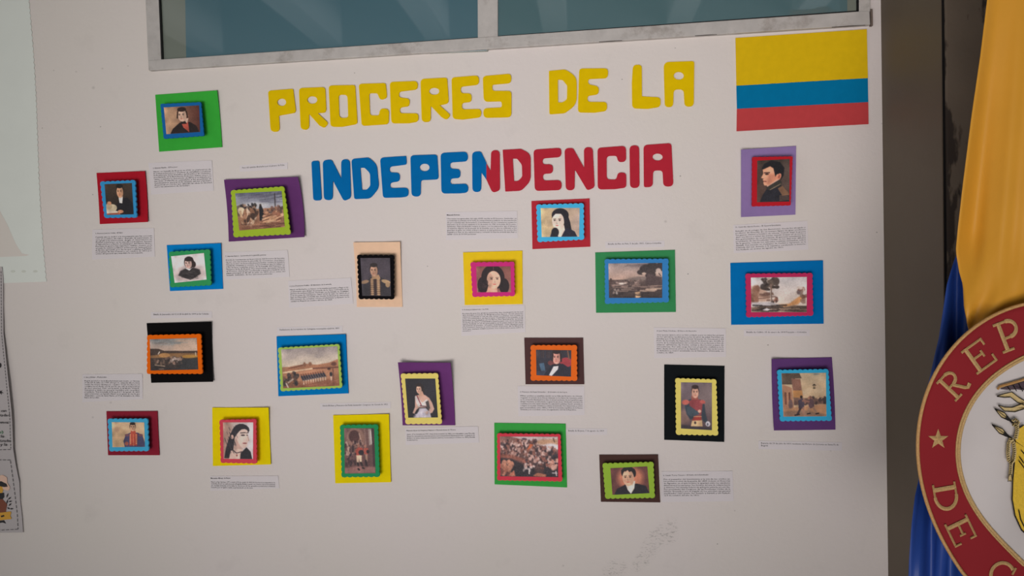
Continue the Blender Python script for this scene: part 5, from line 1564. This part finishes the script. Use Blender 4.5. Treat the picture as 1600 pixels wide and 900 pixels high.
def ribbon(V, F, path, wd, mp, h_):
    P = [np.array(p, float) for p in path]
    k0 = len(V)
    for i, p in enumerate(P):
        a, b = P[max(0, i - 1)], P[min(len(P) - 1, i + 1)]
        e = b - a
        e = e / (np.linalg.norm(e) + 1e-9)
        nn = np.array([-e[1], e[0]]) * wd / 2
        for q, l in ((p + nn, 0.0), (p, 0.0011), (p - nn, 0.0)):
            x, y_ = mp(q)
            V.append(W(x, y_, h_(x, y_) + l))
    for i in range(len(P) - 1):
        a = k0 + i * 3
        for c in (0, 1):
            F.append((a + c, a + 3 + c, a + 4 + c, a + 1 + c))


def seal_letter(ch, base, top, wd, flip=1):
    base, top = np.array(base, float), np.array(top, float)
    up = top - base
    L = np.linalg.norm(up)
    rt = np.array([-up[1], up[0]]) / L * wd * flip
    mp = lambda q: tuple(base + up * q[1] + rt * (q[0] - 0.5))
    V, F = [], []
    for path, w_ in GL[ch]:
        ribbon(V, F, path, w_, mp, lambda x, y_: hs(x, y_, 0.0016))
    return mesh('gold_letter', V, F, MG, seal)


def ring_letter(ch, deg, wd, inward_top):
    th = math.radians(deg)
    r0, r1 = fi(th) + 18, fo(th) - 16
    a, b = sp(th, r0), sp(th, r1)
    seal_letter(ch, b, a, wd) if inward_top else seal_letter(ch, a, b, wd)


c5 = lambda x, y_: (1420 + x / 3.75, 440 + y_ / 3.75)
c6 = lambda x, y_: (1420 + x / 3.75, 660 + y_ / 3.75)
seal_letter('R', c5(322, 655), c5(205, 545), 36)
seal_letter('E', c5(462, 503), c5(365, 368), 40)
seal_letter('P', c5(622, 397), c5(558, 228), 39)
seal_letter('D', c6(150, 448), c6(285, 425), 43)
seal_letter('E', c6(240, 668), c6(370, 605), 40)
for ch, dg in (('U', -86), ('B', -105), ('L', -122), ('I', -135), ('C', -147), ('A', -163)):
    ring_letter(ch, dg, 36, False)
for ch, dg in (('C', 61), ('O', 76), ('L', 90), ('O', 105), ('M', 121), ('B', 137), ('I', 149), ('A', 161)):
    ring_letter(ch, dg, 40, True)


def star(cx, cy, r_, rot):
    V = [W(cx, cy, hs(cx, cy, 0.0032))]
    for i in range(10):
        a = math.radians(rot + i * 36)
        q = r_ if i % 2 == 0 else r_ * .40
        x, y_ = cx + q * math.sin(a), cy - q * math.cos(a)
        V.append(W(x, y_, hs(x, y_, 0.0012)))
    mesh('gold_star', V, [(0, 1 + i, 1 + (i + 1) % 10) for i in range(10)], MG, seal)


star(1466, 686.5, 16.5, 0)
star(2 * SCX - 1466, 686.5, 16.5, 0)

cE = lambda pts, mir: [((2 * SCX - x) if mir else x, y_) for x, y_ in pts]


def patch(name, pts, mat, lift, mir):
    shape(name, [cE(pts, mir)], lambda x, y_: hs(x, y_, lift), 0.0008, mat, seal)


def stitch(name, pts, wd, mat, lift, mir):
    V, F = [], []
    ribbon(V, F, cE(pts, mir), wd, lambda q: tuple(q), lambda x, y_: hs(x, y_, lift))
    mesh(name, V, F, mat, seal)


for mir in (False, True):
    # condor wing
    patch('condor_wing', [(1563, 608), (1580, 602), (1602, 596), (1640, 582), (1664, 585), (1664, 622), (1640, 618), (1612, 612), (1590, 608.5), (1572, 609)], MPU, .0024, mir)
    for i in range(9):
        stitch('wing_feather', [(1574 + i * 9, 604 - i * 2.2), (1579 + i * 9.5, 610.5 + i * .6)], 1.4, MBK, .0034, mir)
    stitch('wing_edge', [(1558.5, 608.5), (1562, 604), (1580, 599), (1600, 593), (1640, 578), (1664, 580)], 4.2, MG2, .0034, mir)
    # scroll
    patch('motto_scroll', rnd([(1557.5, 619), (1570, 615.5, 3), (1582, 613, 5), (1592, 621, 6), (1602, 627, 6), (1664, 632), (1664, 640), (1604, 634, 6), (1590, 628, 6), (1580, 620, 5), (1570, 620.5, 3)]), MCR, .0024, mir)
    patch('motto_scroll', rnd([(1560, 633.5), (1570, 637, 4), (1582, 637, 5), (1600, 630, 5), (1664, 640), (1664, 646), (1602, 638, 5), (1586, 643, 6), (1570, 642, 4)]), MCR, .0027, mir)
    for path in ([(1557.5, 619), (1570, 615), (1581, 612.6), (1592, 621), (1602, 627)], [(1557.5, 619.5), (1570, 621.2), (1579, 620.5), (1590, 629), (1604, 634.5)],
                 [(1560, 633), (1570, 636.3), (1582, 636.5), (1600, 629.8)], [(1560, 634), (1570, 642.8), (1586, 643.6), (1602, 638.4)]):
        stitch('black_outline', path, 1.3, MBK, .0036, mir)
    # two lances
    for tip, base_, w_, end in (((1554, 638.5), (1577, 656), 8.5, (1664, 730)), ((1550, 663.5), (1574, 681), 8.5, (1664, 742))):
        tp, bs = np.array(tip), np.array(base_)
        e = (bs - tp) / np.linalg.norm(bs - tp)
        nn = np.array([-e[1], e[0]])
        md_ = tp + (bs - tp) * .58
        patch('lance_head', [tuple(tp), tuple(md_ + nn * w_ * .5), tuple(bs + nn * 1.5), tuple(bs - nn * 1.5), tuple(md_ - nn * w_ * .5)], MCR, .0026, mir)
        stitch('black_outline', [tuple(tp), tuple(md_ + nn * w_ * .5), tuple(bs + nn * 1.5)], 1.3, MBK, .0036, mir)
        stitch('black_outline', [tuple(tp), tuple(md_ - nn * w_ * .5), tuple(bs - nn * 1.5)], 1.3, MBK, .0036, mir)
        stitch('black_outline', [tuple(tp), tuple(bs)], .8, MBK, .0036, mir)
        patch('lance_collar', [tuple(md_ + (bs - md_) * .3 + nn * 3.6), tuple(bs + nn * 1.8), tuple(bs - nn * 1.8), tuple(md_ + (bs - md_) * .3 - nn * 3.6), tuple(md_ + (bs - md_) * .6)], MBK, .0034, mir)
        stitch('lance_shaft', [tuple(bs), end], 3.4, MBK, .0030, mir)
    # drooping flag of the emblem
    patch('emblem_flag', rnd([(1588, 672), (1600, 664, 4), (1630, 690), (1664, 742), (1664, 850), (1640, 852, 10), (1612, 842, 12), (1597, 828, 14), (1586, 806, 16), (1582, 780, 10), (1584, 740, 8), (1586, 715, 6)]), MEY, .0022, mir)
    for path, w_ in (([(1585, 722), (1582.5, 748), (1581.5, 780), (1586, 806), (1596, 828), (1612, 843), (1640, 854)], 2.2), ([(1592, 797), (1595, 812), (1602, 826)], 2.0),
                     ([(1593, 714), (1600, 724)], 1.8), ([(1592, 720), (1601, 732)], 1.8), ([(1596, 704), (1606, 716)], 1.8), ([(1588, 672), (1600, 664)], 1.6), ([(1606, 740), (1612, 790), (1630, 836)], 1.8), ([(1624, 752), (1634, 810)], 1.8)):
        stitch('black_outline', path, w_, MBK, .0036, mir)
    # twisted cords and tassel

    def cord(name, pts, wd):
        pts = cE(pts, mir)
        P = [W(x, y_, hs(x, y_, .0042)) for x, y_ in pts]
        tube(name, P, wd * 0.00036, MCR, seal, 6)
        for a, b in zip(pts, pts[1:]):
            L = math.hypot(b[0] - a[0], b[1] - a[1])
            for k in range(max(1, int(L / 3.0))):
                f_ = (k + .5) / max(1, int(L / 3.0))
                cx_, cy_ = a[0] + (b[0] - a[0]) * f_, a[1] + (b[1] - a[1]) * f_
                stV.append((cx_, cy_, wd))

    stV = []
    cord('twisted_cord', [(1580, 685), (1576, 693), (1575, 708), (1576, 719), (1580, 724), (1584, 719), (1585.5, 706), (1584, 693), (1580, 685)], 4.6)
    cord('twisted_cord', [(1588, 660), (1590, 672), (1587, 686)], 5.0)
    cord('twisted_cord', [(1582, 658), (1587, 655), (1592, 660), (1588, 666), (1582, 663)], 3.6)
    cord('twisted_cord', [(1580, 724), (1579.5, 734), (1578.5, 743)], 4.4)
    V, F = [], []
    for cx_, cy_, wd in stV:
        ribbon(V, F, [(cx_ - wd * .38, cy_ + 1.0), (cx_ + wd * .38, cy_ - 1.0)], .8, lambda q: tuple(q), lambda x, y_: hs(x, y_, .0058))
    mesh('cord_stitches', V, F, MBK, seal)
    patch('tassel', rnd([(1577, 741, 2), (1580.5, 741, 2), (1581.5, 752, 2), (1575, 752, 2)]), MCR, .0046, mir)
    stitch('black_outline', [(1577, 741), (1574.6, 752.5), (1582, 752.5), (1580.5, 741)], 1.0, MBK, .0056, mir)
